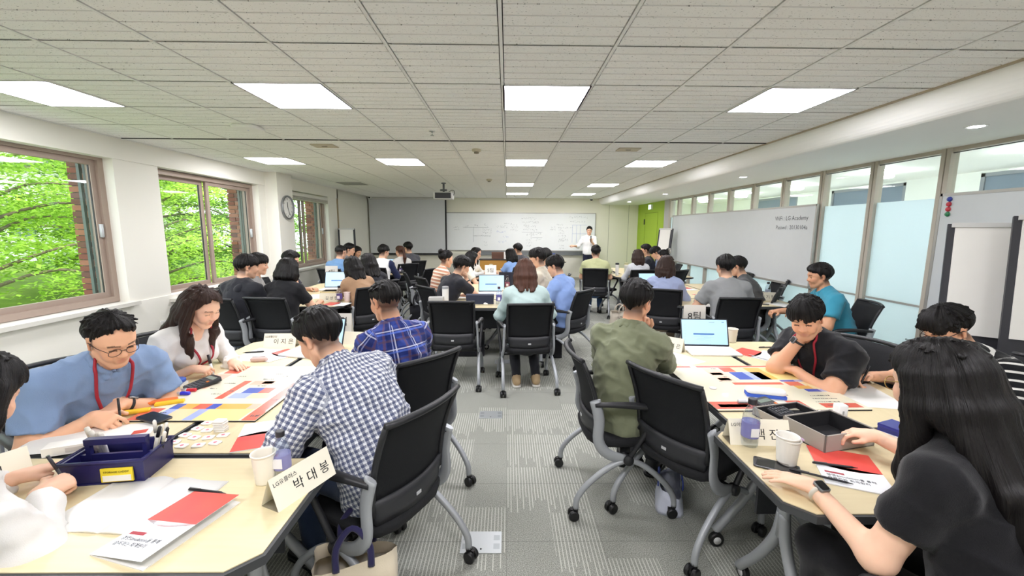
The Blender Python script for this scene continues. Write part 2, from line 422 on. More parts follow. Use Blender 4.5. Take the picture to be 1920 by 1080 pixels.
# ------------------------------------------------------------------ glass partition on the right
def frost_mat(tint):
    s = NT('frosted_glass'); s.n.remove(s.b); c = srgb(tint)
    tl = s.add('ShaderNodeBsdfTranslucent', None, Color=(*c, 1)); df = s.add('ShaderNodeBsdfDiffuse', None, Color=(*[v*.9 for v in c], 1))
    gl = s.add('ShaderNodeBsdfGlossy', None, Roughness=.35)
    m1 = s.add('ShaderNodeMixShader', None, i0=.3, i1=tl.outputs[0], i2=df.outputs[0]); m2 = s.add('ShaderNodeMixShader', None, i0=.04, i1=m1.outputs[0], i2=gl.outputs[0])
    s.t.links.new(m2.outputs[0], s.out.inputs[0]); return s.m
M_FROST = frost_mat('eaf6fa')
PY = [3.96+.765*k for k in range(-4, 9)]
gp = tag(bpy.data.objects.new('wall_glass', None), 'glass partition of frosted panes between slim beige posts', None, None, 'structure'); COL.objects.link(gp); gp.location = (XP, 0, 0)
MB().box(-.02, .06, YF, 10.64, ZS-.035, ZS+.01).box(-.02, .06, YF, 10.64, 0, .06).build('rail', M_POST, gp)
MB().box(-.012, .004, YF, 10.64, ZS-.05, ZS-.044).build('shadow_line', DKGREY, gp)
for y in PY+[10.6]:
    MB().box(-.03, .05, y-.045, y-.006, .02, ZS).box(-.03, .05, y+.006, y+.045, .02, ZS).box(-.018, .05, y-.006, y+.006, .02, ZS).build('post', M_POST, gp)
ys = PY+[10.6]
for i in range(len(ys)-1):
    a, b = ys[i]+.04, ys[i+1]-.04
    if b-a < .1: continue
    MB().box(.01, .02, a, b, .06, 1.93).build('frosted_pane', M_FROST, gp)
    MB().box(.01, .02, a, b, 1.93, ZS-.03).build('clear_pane', M_GLASS, gp)
    MB().box(-.004, .022, a, b, .865, .885).build('pane_rail', mat('a9a9a3', .4), gp)
MB().box(-.012, .06, YF, YF+.01, 0, ZS).build('post', M_POST, gp)
# the corridor beyond
_s = NT('corridor_lamp'); _s.base((.9, .9, .9)); _s.b.inputs['Emission Color'].default_value = (.97, 1, 1, 1); _s.p(Emission_Strength=33.0); M_CLAMP = _s.m
M_COR = wall_mat('eef0ec', 'corridor_paint')
cw = MB(); CWX = 6.6
cw.box(CWX, CWX+.15, YF, YB+.5, 0, 1.55).box(CWX, CWX+.15, YF, YB+.5, 2.42, 2.75)
cwin = [(2.2, 3.5), (4.4, 5.9), (7.0, 8.6), (9.6, 11.2)]
e = YF
for a, b in cwin+[(YB+.5, YB+.5)]:
    cw.box(CWX, CWX+.15, e, a, 1.55, 2.42); e = b
struct('wall_corridor', cw, M_COR, 'white corridor wall with high windows beyond the glass partition')
struct('floor_corridor', MB().box(4.16, CWX+.15, YF, YB+.5, -.12, 0), mat('e2dfd6', .4), 'pale corridor floor beyond the glass')
struct('ceiling_corridor', MB().box(XP+.06, CWX+.15, YF, YB+.5, 2.45, 2.75), M_SOFF, 'white corridor ceiling beyond the glass')
struct('wall_corridor_end', MB().box(4.16, CWX+.15, YB+.4, YB+.5, 0, 2.75).box(4.16, CWX+.15, YF-.1, YF, 0, 2.75), M_COR, 'white end walls of the corridor')
for k, (a, b) in enumerate(cwin):
    o = tag(bpy.data.objects.new('window_%d' % (4+k), None), 'corridor window with a half drawn blue grey blind', None, None, 'structure'); COL.objects.link(o); o.location = (CWX, (a+b)/2, 1.55)
    L = (b-a)/2
    MB().box(.0, .06, -L, L, .0, .05).box(.0, .06, -L, L, .82, .87).box(0, .06, -L, -L+.05, 0, .87).box(0, .06, L-.05, L, 0, .87).build('window_frame', mat('8d9299', .5), o)
    MB().box(.02, .025, -L+.05, L-.05, .42, .82).build('blind', mat('7f8c9c', .8), o)
    MB().box(.04, .046, -L+.05, L-.05, .05, .82).build('pane', M_GLASS, o)
for k, y in enumerate((2.4, 4.2, 6.0, 7.8, 9.6, 11.4)):
    t = empty('corridor_light', 'round corridor lamp beyond the glass, %s' % ('opposite the pinned whiteboard', 'by the wide frosted panes', 'behind the wifi note', 'behind the middle of the long whiteboard', 'behind the far half of the long whiteboard', 'past the green wall')[k], 'light', (5.3, y, 2.45), 0, 'corridor lamps')
    MB().lathe([(.15, .0), (.15, -.012), (.14, -.014)], 24).build('trim_ring', WHITE, t)
    MB().lathe([(.13, -.014), (.13, -.075), (.11, -.09), (.001, -.09)], 24).build('lens', M_CLAMP, t)
sd = empty('smoke_detector', 'white smoke detector on the corridor ceiling beyond the glass', 'detector', (5.0, 3.55, 2.45))
MB().lathe([(.06, 0), (.06, -.025), (.04, -.04), (.001, -.045)], 20).build('housing', WHITE, sd)
# ------------------------------------------------------------------ mesh office chair (origin on the floor under the seat centre, faces +y)
def mesh_mat():
    s = NT('chair_mesh'); o = s.obj()
    a = s.add('ShaderNodeTexWave', {'wave_type': 'BANDS', 'bands_direction': 'X'}, Vector=o, Scale=90.0).outputs[1]
    b = s.add('ShaderNodeTexWave', {'wave_type': 'BANDS', 'bands_direction': 'Z'}, Vector=o, Scale=90.0).outputs[1]
    h = s.math('MULTIPLY', a, b)
    s.base(s.mix(h, srgb('131416'), srgb('2b2d31'))); s.p(Roughness=.7, Specular_IOR_Level=.25); s.bump(h, .4, .002); return s.m
M_MESH = mesh_mat(); M_PLAST = mat('222326', .45, grain=.15, gscale=300); M_SEAT = mat('191a1d', .9, grain=.5, gscale=260); M_LBAR = mat('2c2d31', .5)
def back_y(z): return -.205-.11*max(0, (z-.46))/.46-.03*math.sin(max(0, min(1, (z-.46)/.46))*math.pi)*-1
def sheet(mb, w, z0, z1, nx=10, nz=8, th=.012, curve=.045, dy=0, taper=0):
    vs = []; fs = []
    for s_ in (0, 1):
        for j in range(nz+1):
            z = z0+(z1-z0)*j/nz; ww = w*(1-taper*(1-j/nz))
            for i in range(nx+1):
                u = -1+2*i/nx
                vs.append((u*ww/2, back_y(z)+curve*u*u+dy+th*s_, z))
    q = (nx+1)*(nz+1)
    for j in range(nz):
        for i in range(nx):
            a = j*(nx+1)+i; fs.append((a, a+1, a+nx+2, a+nx+1)); fs.append((q+a+nx+1, q+a+nx+2, q+a+1, q+a))
    for j in range(nz):
        for i in (0, nx): a = j*(nx+1)+i; b = a+nx+1; fs.append((a, b, q+b, q+a) if i == 0 else (b, a, q+a, q+b))
    for i in range(nx):
        for j in (0, nz): a = j*(nx+1)+i; b = a+1; fs.append((b, a, q+a, q+b) if j == 0 else (a, b, q+b, q+a))
    mb.put(vs, fs, True)
def make_chair():
    t = empty('mesh_chair', 'x', 'chair')
    # seat pad
    mb = MB(); pts = []
    for k in range(24):
        a = 2*math.pi*k/24; c, s_ = math.cos(a), math.sin(a)
        r = (abs(c)**4+abs(s_)**4)**-.25; pts.append((.235*c*r, .235*s_*r+.02))
    rings = [(.9, .395), (.98, .405), (1, .43), (.985, .448), (.9, .455)]
    n = 24; vs = [(x*k, y*k, z-(.02*max(0, y*k-.16)/.08 if z > .42 else 0)) for k, z in rings for x, y in pts]
    mb.put(vs, [(i*n+k, i*n+(k+1) % n, (i+1)*n+(k+1) % n, (i+1)*n+k) for i in range(4) for k in range(n)]+[tuple(range(n-1, -1, -1)), tuple(range(4*n, 5*n))], True)
    mb.build('seat', M_SEAT, t)
    mb = MB(); sheet(mb, .44, .55, .90, th=.006, dy=.006); mb.build('backrest_mesh', M_MESH, t)
    # frame of the back: sides and top rail
    mb = MB()
    for s_ in (-1, 1):
        mb.tube([(s_*(.222-.012*(1-k/8)), back_y(.5+.4*k/8)+.045, .5+.4*k/8) for k in range(9)], [.013]*8+[.011], 6)
    mb.tube([(.228*u, back_y(.905)+.045*u*u, .905+.008*(1-u*u)) for u in [x/6-1 for x in range(13)]], .014, 6)
    mb.build('backrest_frame', M_PLAST, t)
    mb = MB(); sheet(mb, .44, .455, .565, nz=3, th=.03, dy=-.008, taper=.1); lb = mb.build('lumbar_bar', M_LBAR, t)
    MB().box(-.014, .014, -.003, .002, -.007, .007).build('maker_tag', mat('c4c6c8', .4), lb, (0, back_y(.5)-.008, .5))
    MB().box(-.2, .2, -.03, .03, .355, .385).tube([(-.25, -.005, .345), (.25, -.005, .345)], .016, 8).build('under_seat_bar', M_PLAST, t)
    for s_ in (-1, 1):
        # flat aluminium upright sweeping from the back into the hub under the seat
        p = arc([(s_*.243, back_y(.69)+.035, .69), (s_*.248, back_y(.6)+.045, .58), (s_*.252, -.17, .46), (s_*.254, -.12, .385), (s_*.254, -.02, .345)], 4)
        MB().tube(p, [.031]*len(p), 8, flat=((s_, 0, 0), .38)).build('upright', SILVERP, t)
        # arm: horizontal pad that folds back down to the hub
        p = arc([(s_*.247, back_y(.66)+.03, .665), (s_*.262, -.1, .672), (s_*.272, .03, .668), (s_*.277, .115, .655), (s_*.277, .145, .62), (s_*.272, .10, .53), (s_*.262, .03, .40), (s_*.257, .0, .345)], 4)
        m = len(p); MB().tube(p, [.015+.010*math.exp(-((k/m-.3)/.2)**2) for k in range(m)], 8, flat=((0, 0, 1), .8)).build('armrest', M_PLAST, t)
        MB().lathe([(.026, -.02), (.03, -.012), (.03, .012), (.026, .02)], 14, T(s_*.257, 0, .345, ry=R(90))).build('hub', M_PLAST, t)
        for q, fy in ((1, .27), (-1, -.29)):
            p = arc([(s_*.25, 0, .345), (s_*.255, fy*.35, .305), (s_*.262, fy*.75, .215), (s_*.266, fy*.97, .13), (s_*.267, fy, .066)], 4)
            lg = MB().tube(p, [.017]*len(p), 8).build('leg', SILVERP, t)
            c = MB()
            for d in (-.018, .018):
                c.lathe([(.012, -.011), (.026, -.011), (.03, -.006), (.03, .006), (.026, .011), (.012, .011)], 14, T(s_*.267+d, fy-.012, .03, ry=R(90)))
            c.box(s_*.267-.006, s_*.267+.006, fy-.03, fy+.012, .028, .06).lathe([(.012, .05), (.016, .058), (.016, .075), (.01, .078)], 10, T(s_*.267, fy, 0))
            c.build('caster', RUBBER, lg)
    return t
_chair = make_chair(); _cu = [0]
def chair(x, y, face, label):
    o = _chair if not _cu[0] else copy_tree(_chair)
    _cu[0] = 1; o.location = (x, y, 0); o.rotation_euler = (0, 0, R(face)); o['label'] = label; o['group'] = 'mesh office chairs'
    return o
# ------------------------------------------------------------------ flip top table (origin on the floor under the middle, long side along x)
def top_mat():
    s = NT('maple_top'); o = s.obj()
    n = s.noise(s.mapping(o, (2, 26, 2)), 2, 4, .6); s.base(s.mix(n, srgb('dfd2ad'), srgb('d2c299'))); s.p(Roughness=.38, Specular_IOR_Level=.45); return s.m
M_TOP = top_mat(); M_EDGE = mat('3c3e40', .5)
TH = .72
def make_table(L, D):
    t = empty('folding_table', 'x', 'table'); c = .07
    def plan(d):
        a, b = L/2-d, D/2-d; k = c-d*.4
        return [(a, -b+k), (a, b-k*.6), (a-k*.6, b), (-a+k*.6, b), (-a, b-k*.6), (-a, -b+k), (-a+k, -b), (a-k, -b)]
    MB().prism(plan(.011), TH-.02, TH).build('tabletop', M_TOP, t)
    MB().prism(plan(0), TH-.03, TH-.003).build('edge_band', M_EDGE, t)
    MB().box(-L/2+.16, L/2-.16, -.03, .03, TH-.085, TH-.03).build('beam', M_EDGE, t)
    for s_ in (-1, 1):
        x = s_*(L/2-.17)
        MB().box(x-.035, x+.035, -.19, .19, TH-.06, TH-.03).build('bracket', M_EDGE, t)
        lg = MB(); lg.tube([(x, 0, TH-.05), (x, 0, .42)], .03, 8, flat=((1, 0, 0), .7))
        for q in (-1, 1):
            p = arc([(x, q*.005, .52), (x, q*.03, .4), (x, q*.12, .24), (x, q*.21, .12), (x, q*.25, .07)], 4)
            lg.tube(p, [.022]*len(p), 8)
        lo = lg.build('leg', SILVERP, t)
        for q in (-1, 1):
            MB().lathe([(.015, -.014), (.034, -.014), (.038, -.008), (.038, .008), (.034, .014), (.015, .014)], 16, T(x+.02, q*.25, .038, ry=R(90))).mset(1).lathe([(.02, -.016), (.02, .016)], 12, T(x+.02, q*.25, .038, ry=R(90))).build('caster', [RUBBER, mat('cfd0d0', .4)], lo)
    MB().box(-L/2+.2, L/2-.2, D/2-.075, D/2-.06, .36, TH-.06).build('modesty_panel', mat('2b2d30', .8), t)
    MB().box(-L/2+.25, L/2-.25, D/2-.2, D/2-.085, TH-.09, TH-.083).build('cable_tray', mat('26282b', .6), t)
    return t
_tabs = {}
def table(x, y, rz, label, L=1.5, D=.57, group='flip top tables'):
    k = (L, D)
    if k in _tabs: o = copy_tree(_tabs[k])
    else: o = _tabs[k] = make_table(L, D)
    o.location = (x, y, 0); o.rotation_euler = (0, 0, R(rz)); o['label'] = label; o['group'] = group
    return o
def cluster(n, xe, side, y0, near_x, xl, L=1.5, near=True, rz=0):
    """a crosswise table at the near end plus two lengthwise ones; side=+1: the group lies to the right of xe"""
    if near: table(near_x, y0+.285, rz, 'cream flip top table across the near end of the %s group' % n)
    table(xl[0], y0+.59+L/2, -90, 'cream flip top table on the window side of the %s group' % n, L)
    table(xl[1], y0+.59+L/2, 90, 'cream flip top table on the glass wall side of the %s group' % n, L)
cluster('checked shirt', -.67, -1, .98, -1.42, (-1.73, -1.14), 1.72)
cluster('olive shirt', .92, 1, 1.2, 1.67, (1.335, 1.925), 1.5)
cluster('mint blouse', -.93, 1, 4.7, -.18, (-.62, -.03), 1.5)
cluster('black hoodie', -1.93, -1, 4.75, -2.68, (-2.78, -2.2), 1.5)
cluster('grey tee', 2.05, 1, 4.85, 2.8, (2.65, 3.23), 1.5)
cluster('ponytail', -2.05, -1, 8.1, -2.8, (-3.05, -2.46), 1.2)
cluster('wooden lectern', -.9, 1, 8.2, -.25, (-.6, .0), 1.2)
cluster('pale green tee', 2.08, 1, 7.85, 2.83, (2.6, 3.2), 1.4)
table(1.0, 11.9, 0, 'cream flip top table standing empty below the end whiteboard', 1.3)
# ------------------------------------------------------------------ people: one distance field per figure, meshed with surface nets
def V(*a): return np.array(a, float)
def nrm(v): return v/max(np.linalg.norm(v), 1e-9)
class Prim:
    __slots__ = ('a', 'b', 'ra', 'rb', 'fd', 'fs', 'k', 'op', 'cut', 'tag')
    def __init__(s, a, b, ra, rb=None, fd=None, fs=1., k=.02, op=1, cut=False, tag=0):
        s.a = np.asarray(a, float); s.b = np.asarray(b, float); s.ra = ra; s.rb = ra if rb is None else rb
        s.fd = None if fd is None else nrm(np.asarray(fd, float)); s.fs = fs; s.k = k; s.op = op; s.cut = cut; s.tag = tag
    def dist(s, X, Y, Z):
        a = s.a; px, py, pz = X-a[0], Y-a[1], Z-a[2]; ba = s.b-a
        if s.fd is not None:
            w = (px*s.fd[0]+py*s.fd[1]+pz*s.fd[2]); q = ba@s.fd; g = 1/s.fs-1
            # stretch space across the flat axis, following the segment itself
            L2 = max(ba@ba, 1e-9); t0 = np.clip((px*ba[0]+py*ba[1]+pz*ba[2])/L2, 0, 1); w = (w-t0*q)*g
            px = px+w*s.fd[0]; py = py+w*s.fd[1]; pz = pz+w*s.fd[2]
        L2 = ba@ba
        if L2 < 1e-10: d = np.sqrt(px*px+py*py+pz*pz)-s.ra; t = None
        else:
            tr = (px*ba[0]+py*ba[1]+pz*ba[2])/L2; t = np.clip(tr, 0, 1)
            dx, dy, dz = px-t*ba[0], py-t*ba[1], pz-t*ba[2]
            d = np.sqrt(dx*dx+dy*dy+dz*dz)-(s.ra+(s.rb-s.ra)*t)
            if s.cut: d = np.maximum(d, (tr-1)*math.sqrt(L2))
        return d*(s.fs if s.fd is not None else 1)
    def box(s):
        r = max(s.ra, s.rb); return np.minimum(s.a, s.b)-r, np.maximum(s.a, s.b)+r
def field(prims, lo, n, vox):
    F = np.full(n, .08, np.float32); ax = [lo[i]+vox*np.arange(n[i]) for i in range(3)]
    for p in prims:
        l, h = p.box(); pad = p.k+2.5*vox
        i0 = np.maximum(np.floor((l-pad-lo)/vox).astype(int), 0); i1 = np.minimum(np.ceil((h+pad-lo)/vox).astype(int)+1, n)
        if (i1 <= i0).any(): continue
        sl = tuple(slice(i0[i], i1[i]) for i in range(3))
        d = p.dist(ax[0][sl[0]][:, None, None], ax[1][sl[1]][None, :, None], ax[2][sl[2]][None, None, :])
        G = F[sl]; k = p.k
        if p.op > 0:
            h_ = np.maximum(k-np.abs(G-d), 0)/k; F[sl] = np.minimum(G, d)-h_*h_*k*.25
        else:
            d = -d; h_ = np.maximum(k-np.abs(G-d), 0)/k; F[sl] = np.maximum(G, d)+h_*h_*k*.25
    return F
_E = [(0, 1), (2, 3), (4, 5), (6, 7), (0, 2), (1, 3), (4, 6), (5, 7), (0, 4), (1, 5), (2, 6), (3, 7)]
_C = np.array([(i, j, k) for i in (0, 1) for j in (0, 1) for k in (0, 1)])
def surfnet(F, lo, vox):
    S = F < 0; n = np.array(F.shape); m = n-1
    c = np.zeros(m, np.int8)
    for i, j, k in _C: c += S[i:i+m[0], j:j+m[1], k:k+m[2]]
    A = np.argwhere((c > 0) & (c < 8))
    if len(A) == 0: return np.zeros((0, 3)), np.zeros((0, 4), int)
    idx = np.full(m, -1, np.int64); idx[tuple(A.T)] = np.arange(len(A))
    vals = np.stack([F[A[:, 0]+q[0], A[:, 1]+q[1], A[:, 2]+q[2]] for q in _C], 1)
    acc = np.zeros((len(A), 3)); cnt = np.zeros(len(A))
    for a, b in _E:
        va, vb = vals[:, a], vals[:, b]; x = (va < 0) != (vb < 0)
        t = np.where(x, va/np.where(x, va-vb, 1), 0)[:, None]
        acc += np.where(x[:, None], _C[a]+(_C[b]-_C[a])*t, 0); cnt += x
    P = lo+vox*(A+acc/cnt[:, None])
    Q = []
    for ax in range(3):
        u, v = [(1, 2), (2, 0), (0, 1)][ax]
        sl0 = [slice(None)]*3; sl1 = [slice(None)]*3; sl0[ax] = slice(0, -1); sl1[ax] = slice(1, None)
        e = np.argwhere(S[tuple(sl0)] != S[tuple(sl1)])
        e = e[(e[:, u] > 0) & (e[:, v] > 0) & (e[:, u] < m[u]) & (e[:, v] < m[v])]
        du = np.zeros(3, int); du[u] = 1; dv = np.zeros(3, int); dv[v] = 1
        g = lambda w: idx[tuple(w.T)]
        q = np.stack([g(e-du-dv), g(e-dv), g(e), g(e-du)], 1)
        fl = ~S[tuple(e.T)]; q[fl] = q[fl][:, ::-1]
        Q.append(q)
    Q = np.concatenate(Q); return P, Q[(Q >= 0).all(1)]
def bounds(prims, pad):
    l = np.min([p.box()[0] for p in prims if p.op > 0], 0)-pad; h = np.max([p.box()[1] for p in prims if p.op > 0], 0)+pad
    return l, h
def mesh_field(prims, vox, box=None, post=None):
    lo, hi = box if box is not None else bounds(prims, 3*vox)
    n = np.ceil((hi-lo)/vox).astype(int)+1
    F = field(prims, lo, n, vox)
    if post is not None:
        X, Y, Z = np.meshgrid(*[lo[i]+vox*np.arange(n[i]) for i in range(3)], indexing='ij'); F = post(F, X, Y, Z)
    return surfnet(F, lo, vox)
_rng = np.random.default_rng(3); _lat = _rng.random((32, 32, 32)).astype(np.float32)*2-1
def vnoise(P):
    i = np.floor(P).astype(int); f = P-i; f = f*f*(3-2*f); r = 0
    for q in _C:
        w = np.prod(np.where(q, f, 1-f), 1); r = r+w*_lat[tuple(((i+q) % 32).T)]
    return r
def vnormals(P, Q):
    a = P[Q[:, 2]]-P[Q[:, 0]]; b = P[Q[:, 3]]-P[Q[:, 1]]; fn = np.cross(a, b); N = np.zeros_like(P)
    for i in range(4): np.add.at(N, Q[:, i], fn)
    return N/np.maximum(np.linalg.norm(N, axis=1, keepdims=True), 1e-9)
def np_mesh(name, P, Q, col=None, uv=None):
    me = bpy.data.meshes.new(name); nq = len(Q)
    me.vertices.add(len(P)); me.vertices.foreach_set('co', P.astype(np.float32).ravel())
    me.loops.add(nq*4); me.loops.foreach_set('vertex_index', Q.astype(np.int32).ravel())
    me.polygons.add(nq); me.polygons.foreach_set('loop_start', np.arange(0, nq*4, 4, dtype=np.int32))
    me.update(calc_edges=True); me.polygons.foreach_set('use_smooth', np.ones(nq, bool))
    if col is not None:
        a = me.color_attributes.new('tone', 'FLOAT_COLOR', 'POINT'); a.data.foreach_set('color', np.concatenate([col, np.ones((len(P), 1))], 1).astype(np.float32).ravel())
    if uv is not None:
        a = me.attributes.new('weave', 'FLOAT_VECTOR', 'POINT'); a.data.foreach_set('vector', uv.astype(np.float32).ravel())
    me.validate(); return me
# materials for people
def skin_mat():
    s = NT('skin'); a = s.add('ShaderNodeAttribute', {'attribute_name': 'tone'}).outputs['Color']; o = s.obj()
    s.base(s.mix(s.math('MULTIPLY', s.noise(o, 45, 3), .14), a, srgb('c98a72')))
    s.p(Roughness=.5, Subsurface_Weight=.12, Subsurface_Scale=.02, Specular_IOR_Level=.35); s.b.inputs['Subsurface Radius'].default_value = (1, .35, .2)
    s.bump(s.noise(o, 600, 2), .08, .001); return s.m
def hair_mat(name, c0, c1, rough=.45):
    s = NT(name); a = s.add('ShaderNodeAttribute', {'attribute_name': 'weave'}).outputs['Vector']
    n = s.noise(s.mapping(a, (60, 60, 5)), 1, 3, .65); n2 = s.noise(s.mapping(a, (16, 16, 2)), 1, 2)
    s.base(s.mix(n, srgb(c0), srgb(c1))); s.p(Roughness=rough, Specular_IOR_Level=.24)
    s.bump(s.math('ADD', n, n2), .75, .006); return s.m
def fabric(col, name='fabric', rough=.85, pat=None, bump=.25):
    """pat: list of (axis, period, offset, width, colour, strength) bands woven over the base colour"""
    key = ('fab', str(col), str(pat), rough)
    if key in MATS: return MATS[key]
    s = NT(name); a = s.add('ShaderNodeAttribute', {'attribute_name': 'weave'}).outputs['Vector']; o = s.obj()
    t = s.add('ShaderNodeAttribute', {'attribute_name': 'tone'}).outputs['Color'] if col == 'tone' else None
    c = t if t is not None else s.mix(s.math('MULTIPLY', s.noise(o, 14, 3), .25), srgb(col), tuple(v*.8 for v in srgb(col)))
    if pat:
        sp = s.add('ShaderNodeSeparateXYZ', None, Vector=a)
        for axn, per, off, wid, pc, st in pat:
            f = s.math('FRACT', s.math('ADD', s.math('DIVIDE', sp.outputs[axn], per), off))
            b = s.math('LESS_THAN', f, wid); c = s.mix(s.math('MULTIPLY', b, st), c, srgb(pc))
    s.base(c); s.p(Roughness=rough, Specular_IOR_Level=.2, Sheen_Weight=.15)
    s.bump(s.math('ADD', s.noise(o, 420, 2), s.math('MULTIPLY', s.noise(o, 22, 3), 2.5)), bump, .004)
    MATS[key] = s.m; return s.m
M_SKIN = skin_mat()
M_HAIR = {'black': hair_mat('black_hair', '090809', '1c1918'), 'dark': hair_mat('dark_brown_hair', '1c1310', '46322a'), 'brown': hair_mat('brown_hair', '2b1a14', '5e3c2e')}
GINGHAM = fabric('e9ebee', 'gingham', pat=[(0, .0215, 0, .5, '2f3d68', .72), (1, .0215, 0, .5, '2f3d68', .72), (0, .0215, .18, .12, 'e3e7ee', .6), (1, .0215, .18, .12, 'aab2c8', .5)])
TARTAN = fabric('2f4391', 'tartan', pat=[(0, .11, 0, .5, '1a2257', .7), (1, .11, 0, .5, '1d2a68', .7), (0, .11, .15, .12, '6a4a55', .6), (1, .11, .2, .12, '5a4352', .6), (0, .11, .62, .06, 'c9cbe0', .75), (0, .11, .75, .05, '9fa9dd', .6), (1, .11, .65, .06, 'c9cbe0', .7), (1, .11, .8, .1, '5b78d8', .6)])
STRIPES = fabric('16181c', 'striped_knit', pat=[(1, .042, 0, .26, 'e6e6e2', .95)])
ORANGE = fabric('e9dccb', 'striped_tee', pat=[(1, .05, 0, .55, 'a9694a', .85), (1, .05, .1, .2, 'd89a72', .6)])
RIB = fabric('d4d6da', 'ribbed_knit', pat=[(0, .016, 0, .35, 'a9adb5', .5)])

def rotx(a): c, s = math.cos(a), math.sin(a); return np.array([[1, 0, 0], [0, c, -s], [0, s, c]])
def rotz(a): c, s = math.cos(a), math.sin(a); return np.array([[c, -s, 0], [s, c, 0], [0, 0, 1]])
def roty(a): c, s = math.cos(a), math.sin(a); return np.array([[c, 0, s], [0, 1, 0], [-s, 0, c]])
LOD = {'hi': (.011, .0046, .0042), 'mid': (.015, .0075, .006), 'lo': (.021, .011, .009)}
HAND = {'flat': ((8, 10, 8), 25, 12), 'relax': ((28, 35, 22), 30, 18), 'pen': ((52, 62, 30), 48, 30), 'fist': ((80, 95, 60), 55, 35), 'curl': ((48, 55, 35), 42, 22), 'point': ((45, 60, 40), 35, 20)}
def hand_prims(wr, d, up, side, pose, s):
    """wr wrist, d finger direction, up back-of-hand normal, side +1 right hand (thumb on -x side of the hand frame when palm faces down)"""
    d = nrm(d); up = nrm(up-d*(up@d)); x = np.cross(d, up)*side       # x points to the little finger side
    P = []; curl, th, spread = HAND[pose]
    at = lambda a, b, c: wr+(x*a+d*b+up*c)*s
    P.append(Prim(at(0, -.02, 0), at(0, .02, 0), .026*s, .028*s, up, .72, .012))
    P.append(Prim(at(-.018, .03, 0), at(-.022, .075, 0), .021*s, .017*s, up, .75, .014))
    P.append(Prim(at(.016, .03, 0), at(.022, .07, 0), .021*s, .016*s, up, .75, .014))
    P.append(Prim(at(0, .03, 0), at(0, .078, 0), .022*s, .017*s, up, .7, .014))
    for i, (ox, L) in enumerate(((-.029, .072), (-.0095, .08), (.0095, .075), (.0275, .058))):
        b = at(ox, .082-(.008 if i == 3 else 0), 0); a = 0; sp = R((-1.2+i*.8)*spread*.25)
        for k, (fr, c) in enumerate(zip((.45, .3, .25), curl)):
            if pose == 'point' and i == 0: c = 4
            if pose == 'pen' and i == 0: c *= .75
            a += R(c*(1+.06*i)); dr = (d*math.cos(sp)+x*math.sin(sp))*math.cos(a)-up*math.sin(a)
            e = b+dr*L*fr*s; r = (.0088, .0082, .0074)[k]*s*(1 if i < 3 else .9)
            P.append(Prim(b, e, r, r*.94, k=.004)); b = e
    t0 = at(-.024, .02, -.006); t1 = t0+(-x*math.sin(R(th))*.045+d*math.cos(R(th))*.042-up*.012)*s
    t2 = t1+(-x*math.sin(R(th-35))*.03+d*math.cos(R(th-35))*.03-up*(.012 if pose != 'flat' else .002))*s
    P += [Prim(t0, t1, .0135*s, .0105*s, k=.01), Prim(t1, t2, .0105*s, .0085*s, k=.004)]
    return P
def ik(S, W, l1, l2, pole):
    d = W-S; L = np.linalg.norm(d)
    if L > (l1+l2)*.995: W = S+d/L*(l1+l2)*.995; d = W-S; L = np.linalg.norm(d)
    u = d/L; a = (l1*l1-l2*l2+L*L)/(2*L); h = math.sqrt(max(l1*l1-a*a, 0))
    p = pole-u*(pole@u); return S+u*a+nrm(p)*h, W
def head_prims(fem):
    w = .95 if fem else 1.
    P = [Prim((0, -.03, .035), (0, .02, .042), .078*w, .076*w, k=.02), Prim((0, .03, .01), (0, .05, -.062), .066*w, .043*w, k=.03)]
    for s_ in (-1, 1):
        P += [Prim((s_*.048*w, .012, -.045), (s_*.018, .068, -.094), .022, .017, k=.025), Prim((s_*.037, .07, -.018), (s_*.034, .072, -.03), .027, k=.02),
              Prim((s_*.012, .091, .031), (s_*.04, .077, .030), .011, .009, k=.018)]
    P += [Prim((0, .072, -.094), (0, .072, -.09), .0165, k=.015), Prim((0, .09, .02), (0, .109, -.022), .0075, .0115, k=.012)]
    for s_ in (-1, 1):
        P += [Prim((s_*.0105, .102, -.026), (s_*.0105, .1, -.026), .0082, k=.008), Prim((s_*.032, .104, .009), (s_*.028, .104, .009), .0135, op=-1, k=.014),
              Prim((s_*.031, .079, .009), (s_*.031, .0785, .008), .0142, k=.004),
              Prim((s_*.074*w, -.012, .022), (s_*.073*w, -.004, -.022), .024, .014, (1, -.35*s_, 0), .34, .006), Prim((s_*.084*w, .0, .008), (s_*.082*w, .004, -.004), .011, .008, (1, 0, 0), .5, op=-1, k=.006)]
    P += [Prim((-.019, .088, -.0555), (.019, .088, -.0555), .0075, k=.008), Prim((-.014, .087, -.066), (.014, .087, -.066), .008, k=.008)]
    P += [Prim((-.017, .0995, -.0608), (.017, .0995, -.0608), .0022, op=-1, k=.004)]
    return P
